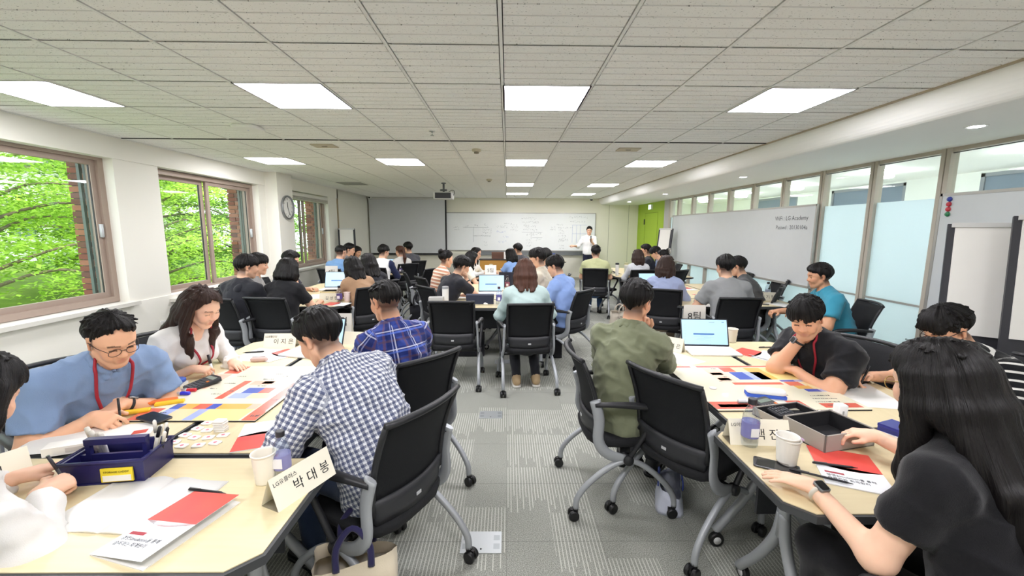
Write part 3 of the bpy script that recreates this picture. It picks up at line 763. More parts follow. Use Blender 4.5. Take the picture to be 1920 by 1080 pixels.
def hair_shape(style, fem):
    """prims in head space plus the hairline cut"""
    w = .95 if fem else 1.; th = .012
    P = [Prim((0, -.034, .046), (0, .022, .054), (.079+th)*w, (.077+th)*w, k=.02)]
    line = dict(short=(.078, -.012, .018, -.062), crop=(.092, .005, .02, -.062), fringe=(.038, -.02, .01, -.068), bob=(.07, -.05, -.06, -.085), long=(.092, -.05, -.08, -.09), pony=(.085, .0, .012, -.06), bun=(.085, .0, .012, -.05), parted=(.074, -.015, .012, -.062), curly=(.052, -.015, .015, -.06))[style]
    if style in ('short', 'fringe', 'curly', 'parted'): P += [Prim((0, .055, .082), (0, -.02, .098), .05, .055, k=.03), Prim((0, -.078, .03), (0, -.07, -.045), .036, .018, k=.03)]
    if style == 'crop': P = [Prim((0, -.034, .044), (0, .022, .05), .085, .082, k=.02), Prim((0, .05, .075), (0, -.02, .088), .046, .05, k=.03)]
    if style in ('short', 'parted'): P += [Prim((-.04, .068, .073), (.045, .07, .082), .026, .022, k=.02)]
    if style in ('fringe', 'curly'): P += [Prim((-.045, .074, .055), (.045, .074, .055), .024, k=.02)]
    if style == 'curly':
        g = np.random.default_rng(5)
        for _ in range(46):
            az = g.uniform(-math.pi, math.pi); el = g.uniform(.15, 1.5); v = V(math.sin(az)*math.cos(el)*.088, math.cos(az)*math.cos(el)*.1-.005, .045+math.sin(el)*.085)
            P.append(Prim(v, v+V(.006, 0, .004), g.uniform(.014, .022), k=.008))
    return P, line
def hairline(P, line, jitter):
    az = np.abs(np.degrees(np.arctan2(P[0], P[1]+.0)))
    z = np.interp(az, [0, 30, 62, 78, 92, 106, 125, 180], [line[0]+(.02 if line[0] > .086 else 0), line[0]-.008, (line[0]+line[1])*.45, line[1], line[2]+.004, line[2]-.012, line[3], line[3]])
    return z+jitter

def person(label, x, y, face, lean=12, head=(10, 0, 0), top=None, sleeve='short', fem=False, hair='short', hcol='black', skin='e3b698', pants='1c1d22', shoes='202124',
           RH=None, LH=None, lod='mid', scale=None, bulk=1., side=0, twist=0, legs=(0, 0), stand=False, collar=None, sleeve_col=None, glasses=None, watch=None,
           lanyard=None, hairlen=None, hunch=1.25, chest_mark=None, foot_back=0., hide=(), hairdrop=None, seat_z=None, mask=False, noshoes=False):
    """seated (or standing) figure at x, y on the floor facing the compass angle face; hands RH/LH = dict(p wrist target in local metres, pose, d, up, pole)"""
    s = scale or (.92 if fem else .985)
    vb, vh, vhd = LOD[lod]
    root = empty('person', label, 'person', (x, y, 0), R(face), 'people in the workshop')
    # ---- skeleton
    Z0 = (.535 if not stand else .93*s)
    l = R(lean); rs = roty(R(side)); tw = rotz(R(twist))
    def seg(a, L): return rs@(rotx(-a)@V(0, 0, L*s))
    P0 = V(0, 0, Z0); Wst = P0+seg(l*.55, .15); Ch = Wst+seg(l*1.0, .18); N = Ch+seg(l*hunch, .155)
    upC = nrm(Ch-Wst); upN = nrm(N-Ch); rt = tw@rs@V(1, 0, 0); fwC = nrm(np.cross(upC, rt)); fwN = nrm(np.cross(upN, rt)); fw0 = nrm(np.cross(nrm(Wst-P0), V(1, 0, 0)))
    neck_a = l*hunch*.75+R(head[0])*.35
    HN = N+rs@(rotx(-neck_a)@V(0, 0, .085*s))
    Rh = rs@rotz(R(head[1]))@rotx(-(l*.35+R(head[0])))@roty(R(head[2]))
    Hc = HN+Rh@V(0, .022, .095)*s*1.0
    hs = s*(1.0 if not fem else 1.03)
    toW = lambda p: Hc+(Rh@np.asarray(p, float))*hs
    sw = (.152 if fem else .178)*s*(1+(bulk-1)*.5); Sh = {q: N-upN*.055*s+rt*sw*q*1.0 for q in (-1, 1)}
    # ---- arms
    arms = {}
    for q, H in ((1, RH), (-1, LH)):
        H = dict(H or {}); p = V(*H.get('p', (.16, .36, .745))) if 'p' in H else V(.19*q, .12, .56)
        if 'p' in H and H.get('mirror', False): p[0] *= q
        pole = V(*H['pole']) if 'pole' in H else V(.55*q, -.25, -.8)
        E, Wr = ik(Sh[q], p, .275*s, .245*s, pole)
        fd = nrm(Wr-E); d = nrm(V(*H['d'])) if 'd' in H else fd
        up = V(*H['up']) if 'up' in H else V(0, 0, 1)
        if abs(d@nrm(up)) > .97: up = V(0, -1, 0)
        arms[q] = dict(E=E, W=Wr, d=d, up=up, pose=H.get('pose', 'relax'), fd=fd)
    b = bulk*s
    aw = .86 if fem else 1.
    # ---- torso prims (inflate adds cloth)
    def torso(g, tagb=0):
        P = [Prim(P0+V(0, -.01, -.03), P0+fw0*.0+nrm(Wst-P0)*.06*s, .158*b+g, .15*b+g, fw0, .74, .05),
             Prim(P0, Wst, .15*b+g, (.128 if fem else .146)*b+g, fw0, .72, .05), Prim(Wst, Ch, (.128 if fem else .146)*b+g, (.138 if fem else .16)*b+g, fwC, .70, .05),
             Prim(Ch, N-upN*.05*s, (.138 if fem else .16)*b+g, .1*b+g, fwN, .72, .05),
             Prim(Sh[-1]+rt*.02, Sh[1]-rt*.02, .058*b+g, None, None, 1, .05)]
        for q in (-1, 1): P.append(Prim(N+upN*.012*s, Sh[q]-upN*-.0, .05*s+g, .05*b+g, None, 1, .04))
        if fem:
            for q in (-1, 1): P.append(Prim(Ch+fwC*.085*s+rt*.062*q*s, Ch+fwC*.08*s+rt*.062*q*s-upC*.01, .058*s+g, None, None, 1, .04))
        for p in P: p.tag = tagb
        return P
    def arm(q, g0, g1, g2, end, cut, tg):
        A = arms[q]; S_, E, Wr = Sh[q], A['E'], A['W']; P = []
        r0, r1, r2, r3 = .058*b*aw, .046*b*aw, .043*b*aw, .029*s*aw
        if end <= 1:
            e = S_+(E-S_)*end; P.append(Prim(S_, e, r0+g0, r0+(r1-r0)*end+g1, None, 1, .03, 1, cut, tg))
        else:
            t = end-1; e = E+(Wr-E)*t
            P += [Prim(S_, E, r0+g0, r1+g1, None, 1, .03, 1, False, tg), Prim(E, e, r2+g1, r2+(r3-r2)*t+g2, None, 1, .03, 1, cut, tg)]
        return P
    # ---- body (one continuous skin)
    B = torso(-.006)[2:]+[Prim(P0+V(0, 0, .02), Wst, .12*b, .12*b, fw0, .7, .05)]+[Prim(N-upN*.03, HN+(Rh@V(0, .0, .02))*s, (.05 if fem else .06)*s, (.047 if fem else .056)*s, None, 1, .03)]
    for q in (-1, 1): B += arm(q, -.004, 0, 0, 2, False, q)
    hp = []
    for p in head_prims(fem):
        pr = Prim(toW(p.a), toW(p.b), p.ra*hs, p.rb*hs, None if p.fd is None else Rh@p.fd, p.fs, p.k*hs, p.op, False, 9); hp.append(pr)
    hands = {q: hand_prims(arms[q]['W'], arms[q]['d'], arms[q]['up'], q, arms[q]['pose'], s*(.9 if fem else 1.0)) for q in (-1, 1)}
    allp = B+hp+hands[1]+hands[-1]
    boxes = [(Hc-.17*hs, Hc+.17*hs, vh)]
    for q in (-1, 1):
        l_, h_ = bounds(hands[q], .012); boxes.append((l_, h_, vhd))
    P, Q = mesh_field(allp, vb)
    inside = np.zeros(len(P), bool)
    for l_, h_, _ in boxes: inside |= ((P > l_+vb*.6) & (P < h_-vb*.6)).all(1)
    Q = Q[~inside[Q].all(1)]; PP, QQ, off = [P], [Q], len(P)
    for l_, h_, vx in boxes:
        p2, q2 = mesh_field(allp, vx, (l_, h_)); PP.append(p2); QQ.append(q2+off); off += len(p2)
    P = np.concatenate(PP); Q = np.concatenate(QQ)
    u, inv = np.unique(Q, return_inverse=True); P = P[u]; Q = inv.reshape(Q.shape)
    L = ((P-Hc)@Rh)/hs
    base = np.array(srgb(skin)); C = np.tile(base, (len(P), 1))
    def paint(c, w): C[:] = C+(np.array(c)-C)*np.clip(w, 0, 1)[:, None]
    isH = (np.abs(L) < .17).all(1)
    g = lambda cx, cy, cz, rx, ry, rz: np.exp(-(((np.abs(L[:, 0])-cx)/rx)**2+((L[:, 1]-cy)/ry)**2+((L[:, 2]-cz)/rz)**2))*isH
    paint(base*np.array((1.02, .78, .72)), .55*g(.045, .07, -.02, .025, .03, .02)+.6*g(.08, 0, 0, .015, .04, .03)+.4*g(0, .115, -.022, .015, .02, .012))
    paint(srgb('bd7468'), .85*(g(0, .1, -.0555, .02, .02, .0065)+g(0, .1, -.066, .016, .02, .0065)))
    if not fem: paint(base*.82, .5*g(0, .08, -.075, .045, .05, .025))
    bw = .9*((np.abs(np.abs(L[:, 0])-.033) < .019) & (np.abs(L[:, 2]-.0315+.1*np.maximum(np.abs(L[:, 0])-.036, 0)) < .0042) & (L[:, 1] > .06) & isH)
    paint(srgb('2a211e'), bw*(.75 if fem else .95))
    ax_, az_ = np.abs(L[:, 0])-.031, L[:, 2]-.006
    eye = ((np.abs(ax_) < .0145) & (np.abs(az_+ax_*ax_*12) < (.0022 if head[0] > 14 else .0042)) & (L[:, 1] > .07) & isH)
    paint(srgb('1a1413'), eye*.95)
    if hair in ('short', 'crop', 'fringe', 'parted', 'curly', 'pony', 'bun'):
        azv = np.abs(np.degrees(np.arctan2(L[:, 0], L[:, 1]))); fade = np.clip((L[:, 2]+.1)/.05, 0, 1)*np.clip((azv-98)/14, 0, 1)+np.clip((L[:, 2]+.03)/.03, 0, 1)*np.clip((azv-66)/8, 0, 1)*np.clip((92-azv)/6, 0, 1)
        paint(srgb('2b2523'), .85*fade*isH*(np.abs(L[:, 0]) < .078))
    body = new('body', np_mesh('body', P, Q, C), M_SKIN, root)
    # ---- clothes
    def cloth(prims, vox, amp, name, m, seed=0, freq=9, uvmode=None, colf=None, post=None):
        P, Q = mesh_field(prims, vox, None, post)
        Nn = vnormals(P, Q); sd = seed+x*3.1+y*1.7
        n = vnoise(P*V(freq, freq, freq*1.6)+sd+V(0, 0, 1)*(P[:, :1]*5)); n2 = vnoise(P*V(freq*2.6, freq*2.6, freq*3.5)+sd+9)
        n3 = vnoise((P@rotx(.6))*V(freq*1.7, freq*1.7, freq*.8)+sd+21)
        P = P+Nn*(((1-np.abs(n))**3-.35)*amp*1.3+((1-np.abs(n3))**4-.3)*amp*.9+n2*amp*.35)[:, None]
        D = np.stack([p.dist(P[:, 0], P[:, 1], P[:, 2]) for p in prims], 1); k = D.argmin(1)
        tg = np.array([p.tag for p in prims])[k]
        uv = np.zeros_like(P); up = nrm(N-P0)
        axc = (P0+Ch)/2; uv[:, 0] = np.arctan2((P-axc)@rt, -((P-axc)@fwC)*1.25+.03)*.15*b; uv[:, 1] = (P-P0)@up
        for q in (-1, 1):
            m_ = tg == q
            A = arms[q]
            if m_.any():
                p_ = P[m_]; dE = nrm(A['E']-Sh[q]); dF = A['fd']; t1 = (p_-Sh[q])@dE; t2 = (p_-A['E'])@dF+np.linalg.norm(A['E']-Sh[q])
                low = ((p_-A['E'])@nrm(dE+dF)) > 0
                ax1 = nrm(np.cross(dE, V(0, 0, 1)+rt*.01)); ax2 = nrm(np.cross(dF, V(0, 0, 1)+rt*.01)); 
                uv[m_, 1] = np.where(low, t2, t1)
                b1 = np.cross(ax1, dE); b2 = np.cross(ax2, dF); r1_ = np.arctan2((p_-Sh[q])@ax1, (p_-Sh[q])@b1*np.sign(b1[2]+1e-6)); r2_ = np.arctan2((p_-A['E'])@ax2, (p_-A['E'])@b2*np.sign(b2[2]+1e-6)); uv[m_, 0] = np.where(low, r2_, r1_)*.055
        C = None if colf is None else colf(P, tg)
        return new(name, np_mesh(name, P, Q, C, uv), m, root)
    hem = -.075 if not stand else .02
    tp = torso(.010); tp[0] = Prim(P0+V(0, 0, hem), P0+V(0, 0, .06), .165*b+.012, .155*b+.012, fw0, .76, .05)
    for q in (-1, 1):
        if sleeve == 'short': tp += arm(q, .010, .024 if not fem else .015, 0, .66 if not fem else .6, True, q)
        elif sleeve == 'elbow': tp += arm(q, .010, .016, .016, 1.12, True, q)
        elif sleeve == 'roll': tp += arm(q, .010, .016, .017, 1.45, True, q)
        else: tp += arm(q, .010, .014, .013, 1.94, True, q)
    tp.append(Prim(N+upN*.075*s+fwN*.012, N+upN*.03*s+fwN*.012, .043*s if fem else .05*s, .058*s if not fem else .056*s, None, 1, .008, -1))
    if fem and collar is None: tp.append(Prim(N+upN*.05*s+fwN*.07, N+fwN*.09, .05, .045, None, 1, .01, -1))
    colf = None
    if sleeve_col:
        ca, cb = np.array(srgb(top[1] if isinstance(top, tuple) else 'ececea')), np.array(srgb(sleeve_col))
        colf = lambda P, tg: np.where((tg != 0)[:, None], cb, ca)
    mt = top if not isinstance(top, (str, tuple)) else (fabric('tone') if sleeve_col else fabric(top if isinstance(top, str) else top[1]))
    zmin = .445 if not stand else .87*s
    shirt = cloth(tp, vb*.95, (.006 if lod != 'hi' else (.0085 if sleeve == 'short' else .0105)), 'shirt', mt, 1, 8 if sleeve != 'long' else 10, None, colf, lambda F, X, Y, Z: np.maximum(F, (zmin-Z).astype(np.float32)))
    if collar:
        cp = []; n = 12
        for ring, (h, r, dr) in enumerate(((.03+.02*(bulk-1)*5, .068+.03*(bulk-1), .0), (.06+.02*(bulk-1)*5, .064, .002))):
            pts = [N+upN*(h*s)+fwN*.012*s+(rt*math.cos(a)+fwN*math.sin(a)*1.02)*r*s+upN*(-.030*s*max(0, math.sin(a))) for a in [2*math.pi*k/n+.26 for k in range(n)]]
            for k in range(n):
                if k in (2,) and collar != 'crew': continue
                cp.append(Prim(pts[k], pts[(k+1) % n], .009*s if collar != 'crew' else .007*s, k=.02))
            if collar == 'crew': break
        if collar != 'crew':
            for q in (-1, 1): cp.append(Prim(N+upN*.03*s+fwN*.07*s+rt*.02*q, N-upN*.0*s+fwN*.092*s+rt*.05*q, .012*s, .006*s, k=.02))
            for q in (-1, 0, 1): cp.append(Prim(N+upN*.055*s-fwN*.05*s+rt*.035*q, N+upN*.018*s-fwN*.068*s+rt*.045*q, .008*s, .007*s, k=.02))
        P_, Q_ = mesh_field(cp, max(.005, vb*.5)); uv = np.zeros_like(P_); uv[:, 0] = (P_-P0)@rt; uv[:, 1] = (P_-P0)@upN
        new('collar', np_mesh('collar', P_, Q_, np.tile(np.array(srgb('ececea')), (len(P_), 1)), uv), mt, shirt)
    # ---- legs
    pp = [Prim(P0+V(0, -.005, -.02), P0+V(0, 0, .03), .164*b, .15*b, fw0, .76, .05)]; feet = []
    for q, dl in ((-1, legs[0]), (1, legs[1])):
        hip = P0+V(.085*q*s, 0, -.01)
        if stand: kn = hip+V(.02*q, .02, -.42*s); an = V(.1*q*s, -.01, .09); kr = .062
        else:
            spread = .10+R(dl)*.4; kn = hip+V((spread-.085)*q*s, .41*s, -.02); an = V(kn[0]*1.02, kn[1]-.05*s-foot_back, .10); kr = .066
        pp += [Prim(hip, kn, .086*b, kr*b, None, 1, .05), Prim(kn, an, .06*b, .048*s, None, 1, .03, 1, True)]
        feet.append(an)
    if 'legs' not in hide: cloth(pp, vb*1.25, .004, 'trousers', fabric(pants), 4, 7)
    if 'legs' not in hide and not noshoes:
        for an in feet:
            sp = [Prim(an+V(0, -.02, -.045), an+V(0, .14*s, -.065), .042*s, .034*s, None, 1, .02), Prim(an+V(0, 0, .0), an+V(0, .03, -.03), .044*s, .04*s, None, 1, .02)]
            P_, Q_ = mesh_field(sp, .012 if lod != 'lo' else .018); P_[:, 2] = np.maximum(P_[:, 2], .004)
            sh = new('shoe', np_mesh('shoe', P_, Q_), mat(shoes, .6), root)
            MB().rbox(an[0]-.043*s, an[0]+.043*s, an[1]-.065*s, an[1]+.175*s, 0, .022, .038, 4).build('sole', mat('d8d6cf', .6) if shoes != '202124' else RUBBER, sh)
    # ---- hair
    if hair:
        hpz, line = hair_shape(hair, fem); HP = [Prim(toW(p.a), toW(p.b), p.ra*hs, p.rb*hs, None, 1, p.k) for p in hpz]
        def post(F, X, Y, Z):
            q = np.stack([X-Hc[0], Y-Hc[1], Z-Hc[2]]).reshape(3, -1); Lh = (Rh.T@q)/hs
            a_ = np.arctan2(Lh[0], Lh[1]); jit = (.005*np.sin(a_*11+2*np.sin(a_*7+x))+.004*np.sin(a_*29+3*np.sin(a_*13)))*np.where(np.abs(a_) < 1.1, 1, .25)
            if hair in ('fringe', 'curly'): jit = jit*2.2+np.where(np.abs(a_) < .9, .010*np.abs(((a_*4.2+x) % 1)-.5)-.002, 0)
            zc = hairline(Lh, line, jit); cut = ((zc-Lh[2])*hs*.8).reshape(F.shape).astype(np.float32)
            if hair in ('long', 'bob'):      # keep the face clear only in front
                fr = (np.abs(np.arctan2(Lh[0], Lh[1])) < R(62)).reshape(F.shape); cut = np.where(fr, cut, -.05)
            if hair not in ('long', 'bob'):          # thin out towards the nape, the temples and the hairline
                F = F+(np.clip((.03-Lh[2])/.09, 0, 1)*.016*hs).reshape(F.shape).astype(np.float32)
                tp_ = np.clip((zc+.026-Lh[2])/.026, 0, 1)*.011*hs
                if hair in ('fringe', 'curly'): tp_ = tp_*(np.abs(a_) > .75)
                F = F+tp_.reshape(F.shape).astype(np.float32)
            else: cut = np.where((Lh[2] > -.14).reshape(F.shape), cut, -.05)
            return np.maximum(F, cut)
        if lod != 'lo':
            gg = np.random.default_rng(int(abs(x*131+y*57))); ncl = 130 if lod == 'hi' else 70
            for _ in range(ncl if hair not in ('long', 'bob') else 24):
                az_ = gg.uniform(-math.pi, math.pi); el_ = gg.uniform(.62 if hair != 'curly' else .3, 1.5)
                v_ = V(math.sin(az_)*math.cos(el_)*.088, math.cos(az_)*math.cos(el_)*.098-.006, .048+math.sin(el_)*.088 if hair != 'crop' else .045+math.sin(el_)*.08)
                o_ = nrm(v_-V(0, -.006, .045)); tn = nrm(V(math.sin(az_+.35), math.cos(az_+.35), -.9*math.cos(el_))); d_ = nrm(tn+o_*.28)
                HP.append(Prim(toW(v_-o_*.004), toW(v_+d_*gg.uniform(.022, .042)), .0085*hs, .0028*hs, k=.007))
        merged = hair in ('long', 'bob')
        if not merged: P, Q = mesh_field(HP, vh*.9, None, post)
        if hair in ('long', 'bob', 'pony', 'bun'):
            SP = []; ln = (hairlen or {'long': .34, 'bob': .13, 'pony': .3, 'bun': 0}[hair])*s
            down = nrm(V(0, 0, -1)*1.0-upC*.35) if hairdrop is None else nrm(V(*hairdrop))
            if hair in ('long', 'bob'):
                for k, azd in enumerate((66, 84, 104, 126, 150, 180, -150, -126, -104, -84, -66)):
                    a = R(azd); o_ = V(math.sin(a)*.082, math.cos(a)*.086-.012, .035); p0 = toW(o_); p1 = toW((o_[0]*1.12, o_[1]*1.12-.004, -.055))
                    jl = ln*(1-.12*abs(math.sin(k*2.3))); p2 = p1+down*jl*.5+V(0, -.012, 0); p3 = p1+down*jl+V(0, 0, 0)+(Rh@V(-o_[0]*.25, 0, 0))
                    # keep the fall outside the back and shoulders
                    pdir = fwC if abs(azd) < 95 else -fwC
                    for pt in (p2, p3):
                        for _ in range(26):
                            dd = min(float(tpz.dist(pt[0], pt[1], pt[2])) for tpz in tp[:7])
                            if dd > .014: break
                            pt += pdir*max(.012, .014-dd)
                    SP += [Prim(p0, p1, .026, .03, None, 1, .02), Prim(p1, p2, .03, .027, None, 1, .02), Prim(p2, p3, .027, .012, None, 1, .018)]
            elif hair == 'pony':
                p0 = toW((0, -.1, .045)); p1 = p0+(Rh@V(0, -.035, -.01)); p2 = p1+down*ln*.5+(Rh@V(0, -.03, 0)); p3 = p1+down*ln
                SP += [Prim(p0, p1, .022, .024, k=.02), Prim(p1, p2, .026, .034, k=.02), Prim(p2, p3, .034, .014, k=.02)]
            else:
                c = toW((0, -.1, .1)); SP += [Prim(c, c+V(.012, 0, .012), .036, k=.02), Prim(toW((0, -.08, .06)), c, .03, k=.02)]
                g_ = np.random.default_rng(2)
                for _ in range(7): v = nrm(g_.normal(size=3)); SP.append(Prim(c+v*.02, c+v*.058, .006, .003, k=.01))
            if merged: P, Q = mesh_field(HP+SP, max(vh, .0055), None, post)
            else: p2, q2 = mesh_field(SP, max(vh, .006)); Q = np.concatenate([Q, q2+len(P)]); P = np.concatenate([P, p2])
        Lh = ((P-Hc)@Rh)/hs; az = np.arctan2(Lh[:, 0], Lh[:, 1]+.01)
        pol = np.linalg.norm(P-toW((0, -.02, .13)), axis=1)
        uv = np.stack([np.cos(az)*.5, np.sin(az)*.5, pol*2], 1)
        Nn = vnormals(P, Q); gr = vnoise(np.stack([np.cos(az)*9, np.sin(az)*9, pol*6], 1)+3+x)+.5*vnoise(np.stack([np.cos(az)*22, np.sin(az)*22, pol*9], 1)+7)
        P = P+Nn*(gr*(.0062 if lod == 'hi' else .005))[:, None]
        new('hair', np_mesh('hair', P, Q, None, uv), M_HAIR[hcol], root)
    # ---- extras
    if glasses:
        gm = MB(); c0 = {'thin': .0014, 'thick': .0022}.get(glasses, .0016)
        for q in (-1, 1):
            ring = [toW((q*.033+.024*math.cos(a), .107-.12*abs(.033+.0*q)*.1, .004+.0195*math.sin(a))) for a in [2*math.pi*k/18 for k in range(19)]]
            gm.tube(ring, c0, 5, cap=False); gm.tube([toW((q*.057, .104, .012)), toW((q*.075, .06, .014)), toW((q*.08, .0, .012)), toW((q*.078, -.012, .002))], c0, 5)
        gm.tube([toW((-.01, .108, .008)), toW((0, .112, .012)), toW((.01, .108, .008))], c0, 5)
        go = gm.build('glasses', mat('3a2f2c' if glasses != 'gold' else 'b89a5a', .3, .6), root)
    if watch:
        q, kind = watch; A = arms[q]; c = A['W']-A['fd']*.03*s; r = .031*s*aw
        u1 = nrm(A['up']-A['fd']*(A['up']@A['fd'])); u2 = np.cross(A['fd'], u1)
        wt = MB().tube([c+(u1*math.cos(a)+u2*math.sin(a))*r for a in [2*math.pi*k/16 for k in range(17)]], .0075, 6, cap=False).build('watch_strap', mat('1d1d20' if kind != 'pale' else 'cfc8ba', .6), root)
        Mx = Matrix(((*[*u2],), (*[*A['fd']],), (*[*u1],))).transposed().to_4x4(); Mx.translation = Vector(c+u1*(r+.004))
        MB().rbox(-.017, .017, -.02, .02, -.005, .006, .006, 3, Mx).mset(1).rbox(-.014, .014, -.017, .017, .006, .007, .005, 3, Mx).build('watch_case', [mat('8f9195', .3, .8), mat('101114', .15)], wt)
    if lanyard:
        pts = []
        for q in (-1, 1):
            seq = []
            for f_, (lx, lz) in enumerate(((.05, .06), (.066, .03), (.07, -.01), (.066, -.05), (.055, -.1), (.04, -.15), (.014, -.22), (0, -.25))):
                o_ = N+rt*lx*q*s+upN*lz*s; dirf = fwN if lz > -.05 else fwC
                if f_ == 0: o_ = o_-fwN*.03
                pt = o_.copy()
                for _ in range(40):
                    dd = min(float(tpz.dist(pt[0], pt[1], pt[2])) for tpz in tp if tpz.op > 0 and tpz.tag == 0)
                    if dd > .016: break
                    pt = pt+(dirf+upN*(.9 if lz > -.03 else 0))*max(.004, .016-dd)
                seq.append(pt)
            pts.append(seq)
        lm = MB(); 
        for sq in pts: lm.tube(arc([Vector(p) for p in sq], 4), .0072, 6, flat=(tuple(fwC), .5))
        ln_ = lm.build('lanyard', mat(lanyard, .6), root)
        MB().tube([Vector(pts[0][-1]), Vector(pts[0][-1]+V(0, 0, -.035)+fwC*.004)], .005, 6).build('clip', CHROME, ln_)
    root['_sh'] = 0; del root['_sh']
    return root, dict(arms=arms, Hc=Hc, toW=toW, N=N, P0=P0, fwC=fwC, rt=rt, upC=upC)
# ------------------------------------------------------------------ things on the walls
def scribble(mb, x, z, w, h, rows, seed, M=None, th=.0048):
    """illegible marker handwriting: rows of little strokes in the xz plane"""
    g = random.Random(seed)
    for r in range(rows):
        zz = z-r*(h/max(rows, 1)); xx = x; end = x+w*g.uniform(.6, 1)
        while xx < end:
            cw = g.uniform(.03, .055); ch = h/max(rows, 1)*.55
            for _ in range(g.choice((2, 3))):
                a = (xx+g.uniform(0, cw*.8), zz-g.uniform(0, ch)); b = (min(end, a[0]+g.uniform(-.01, cw*.7)), a[1]+g.uniform(-ch*.6, ch*.5))
                dx, dz = b[0]-a[0], b[1]-a[1]; L = math.hypot(dx, dz) or 1; nx, nz = -dz/L*th/2, dx/L*th/2
                mb.put([(a[0]-nx, 0, a[1]-nz), (b[0]-nx, 0, b[1]-nz), (b[0]+nx, 0, b[1]+nz), (a[0]+nx, 0, a[1]+nz)], [(0, 1, 2, 3)], M=M)
            xx += cw*1.15
def strip(mb, x0, z0, x1, z1, th=.005, M=None):
    L = math.hypot(x1-x0, z1-z0); nx, nz = -(z1-z0)/L*th/2, (x1-x0)/L*th/2
    mb.put([(x0-nx, 0, z0-nz), (x1-nx, 0, z1-nz), (x1+nx, 0, z1+nz), (x0+nx, 0, z0+nz)], [(0, 1, 2, 3)], M=M)
M_BOARD = mat('f4f7f7', .25, coat=.2); M_BOARDG = mat('d0d4d6', .3); M_ALU = mat('b4b2ac', .4, .5)
wb = empty('whiteboard', 'long whiteboard covered in handwriting on the end wall', 'whiteboard', (0, YB, 0))
MB().box(-1.93, 2.76, -.03, 0, .95, 2.1).build('writing_surface', M_BOARD, wb)
MB().box(-1.95, 2.78, -.04, 0, 2.1, 2.125).box(-1.95, 2.78, -.04, 0, .925, .95).box(-1.95, -1.93, -.04, 0, .925, 2.125).box(2.76, 2.78, -.04, 0, .925, 2.125).build('board_frame', M_ALU, wb)
MB().box(-.9, 2.7, -.09, -.0, .80, .815).box(-.9, 2.7, -.02, 0, .80, .925).build('pen_tray', mat('8e9294', .35, .7), wb)
k1, k2 = MB(), MB()
for i, (px, pz, w, h, r) in enumerate(((-1.7, 1.68, .2, .14, 2), (-1.35, 1.72, .15, .08, 1), (-1.05, 1.76, .12, .1, 1), (-.75, 1.76, .14, .1, 1), (-.8, 1.62, .3, .2, 2), (-1.05, 1.42, .12, .07, 1), (-.85, 1.42, .32, .08, 1), (-.75, 1.22, .14, .16, 2), (-.35, 1.72, .4, .1, 1), (-.1, 1.82, .2, .08, 1), (.1, 1.78, .26, .25, 3),
      (.45, 1.98, .55, .1, 1), (.45, 1.86, .55, .1, 1), (.5, 1.74, .5, .22, 2), (.58, 1.48, .3, .1, 1), (.85, 1.5, .25, .1, 1), (.9, 1.32, .25, .1, 1), (.6, 1.3, .2, .26, 3), (1.35, 1.7, .16, .14, 2), (1.55, 1.78, .2, .07, 1), (1.6, 1.68, .28, .5, 6), (1.88, 1.68, .22, .07, 1), (1.65, 1.3, .38, .07, 1), (1.65, 1.12, .2, .16, 2), (1.95, 2.02, .6, .08, 1), (1.95, 1.88, .62, .08, 1))):
    scribble(k1, px, pz, w, h, r, 50+i)
for a in ((-1.4, 1.66, -.6, 1.66), (-1.08, 1.66, -1.08, 1.2), (-1.08, 1.4, -.55, 1.4), (.45, 1.52, 1.1, 1.52), (.75, 1.52, .75, 1.3), (.78, 1.35, 1.1, 1.35)): strip(k1, *a)
for i, (px, pz, w) in enumerate(((-.35, 1.55, .42), (-.15, 1.4, .25), (-.3, 1.24, .38))): scribble(k2, px, pz, w, .1, 1, 90+i)
for a in ((2.05, 1.75, 2.5, 1.75), (2.05, 1.48, 2.5, 1.48), (2.05, 1.75, 2.05, 1.2), (2.18, 1.75, 2.18, 1.2), (2.3, 1.75, 2.3, 1.2)): strip(k2, *a)
k1.build('handwriting', mat('666c72', .7), wb, (0, -.0315, 0)); k2.build('blue_handwriting', mat('5878c4', .7), wb, (0, -.0315, 0))
er = empty('board_eraser', 'blue board eraser resting on the end wall tray', 'eraser', (1.45, YB-.05, .815))
MB().rbox(-.07, .07, -.025, .025, .012, .04, .01).build('grip', mat('2f4fa8', .5), er); MB().box(-.07, .07, -.025, .025, 0, .014).build('felt', mat('d9d9d6', .9), er)

sb = empty('whiteboard', 'long blank whiteboard with a wifi note hung on the glass wall', 'whiteboard', (XP-.045, 0, 0))
MB().box(-.02, .0, 5.5, 10.25, .88, 1.94).build('writing_surface', M_BOARDG, sb)
MB().box(-.025, .005, 5.48, 10.27, 1.94, 1.965).box(-.04, .005, 5.48, 10.27, .85, .88).box(-.025, .005, 5.475, 5.5, .85, 1.965).box(-.025, .005, 10.25, 10.275, .85, 1.965).build('board_frame', M_ALU, sb)
for ln, z, sz in (('WiFi : LG Academy', 1.79, .088), ('Passwd : 20130104a', 1.66, .082)):
    lettering(ln, sz, sb, (-.0212, 5.62, z), (R(90), 0, R(-90)), mat('5d6164', .7), 'RIGHT', 'handwriting')
rb = empty('whiteboard', 'blank whiteboard with coloured magnets beside the easel', 'whiteboard', (XP-.045, 0, 0))
MB().box(-.02, .0, .9, 3.9, .88, 1.94).build('writing_surface', M_BOARDG, rb)
MB().box(-.025, .005, .88, 3.92, 1.94, 1.965).box(-.04, .005, .88, 3.92, .85, .88).box(-.025, .005, 3.9, 3.925, .85, 1.965).build('board_frame', M_ALU, rb)
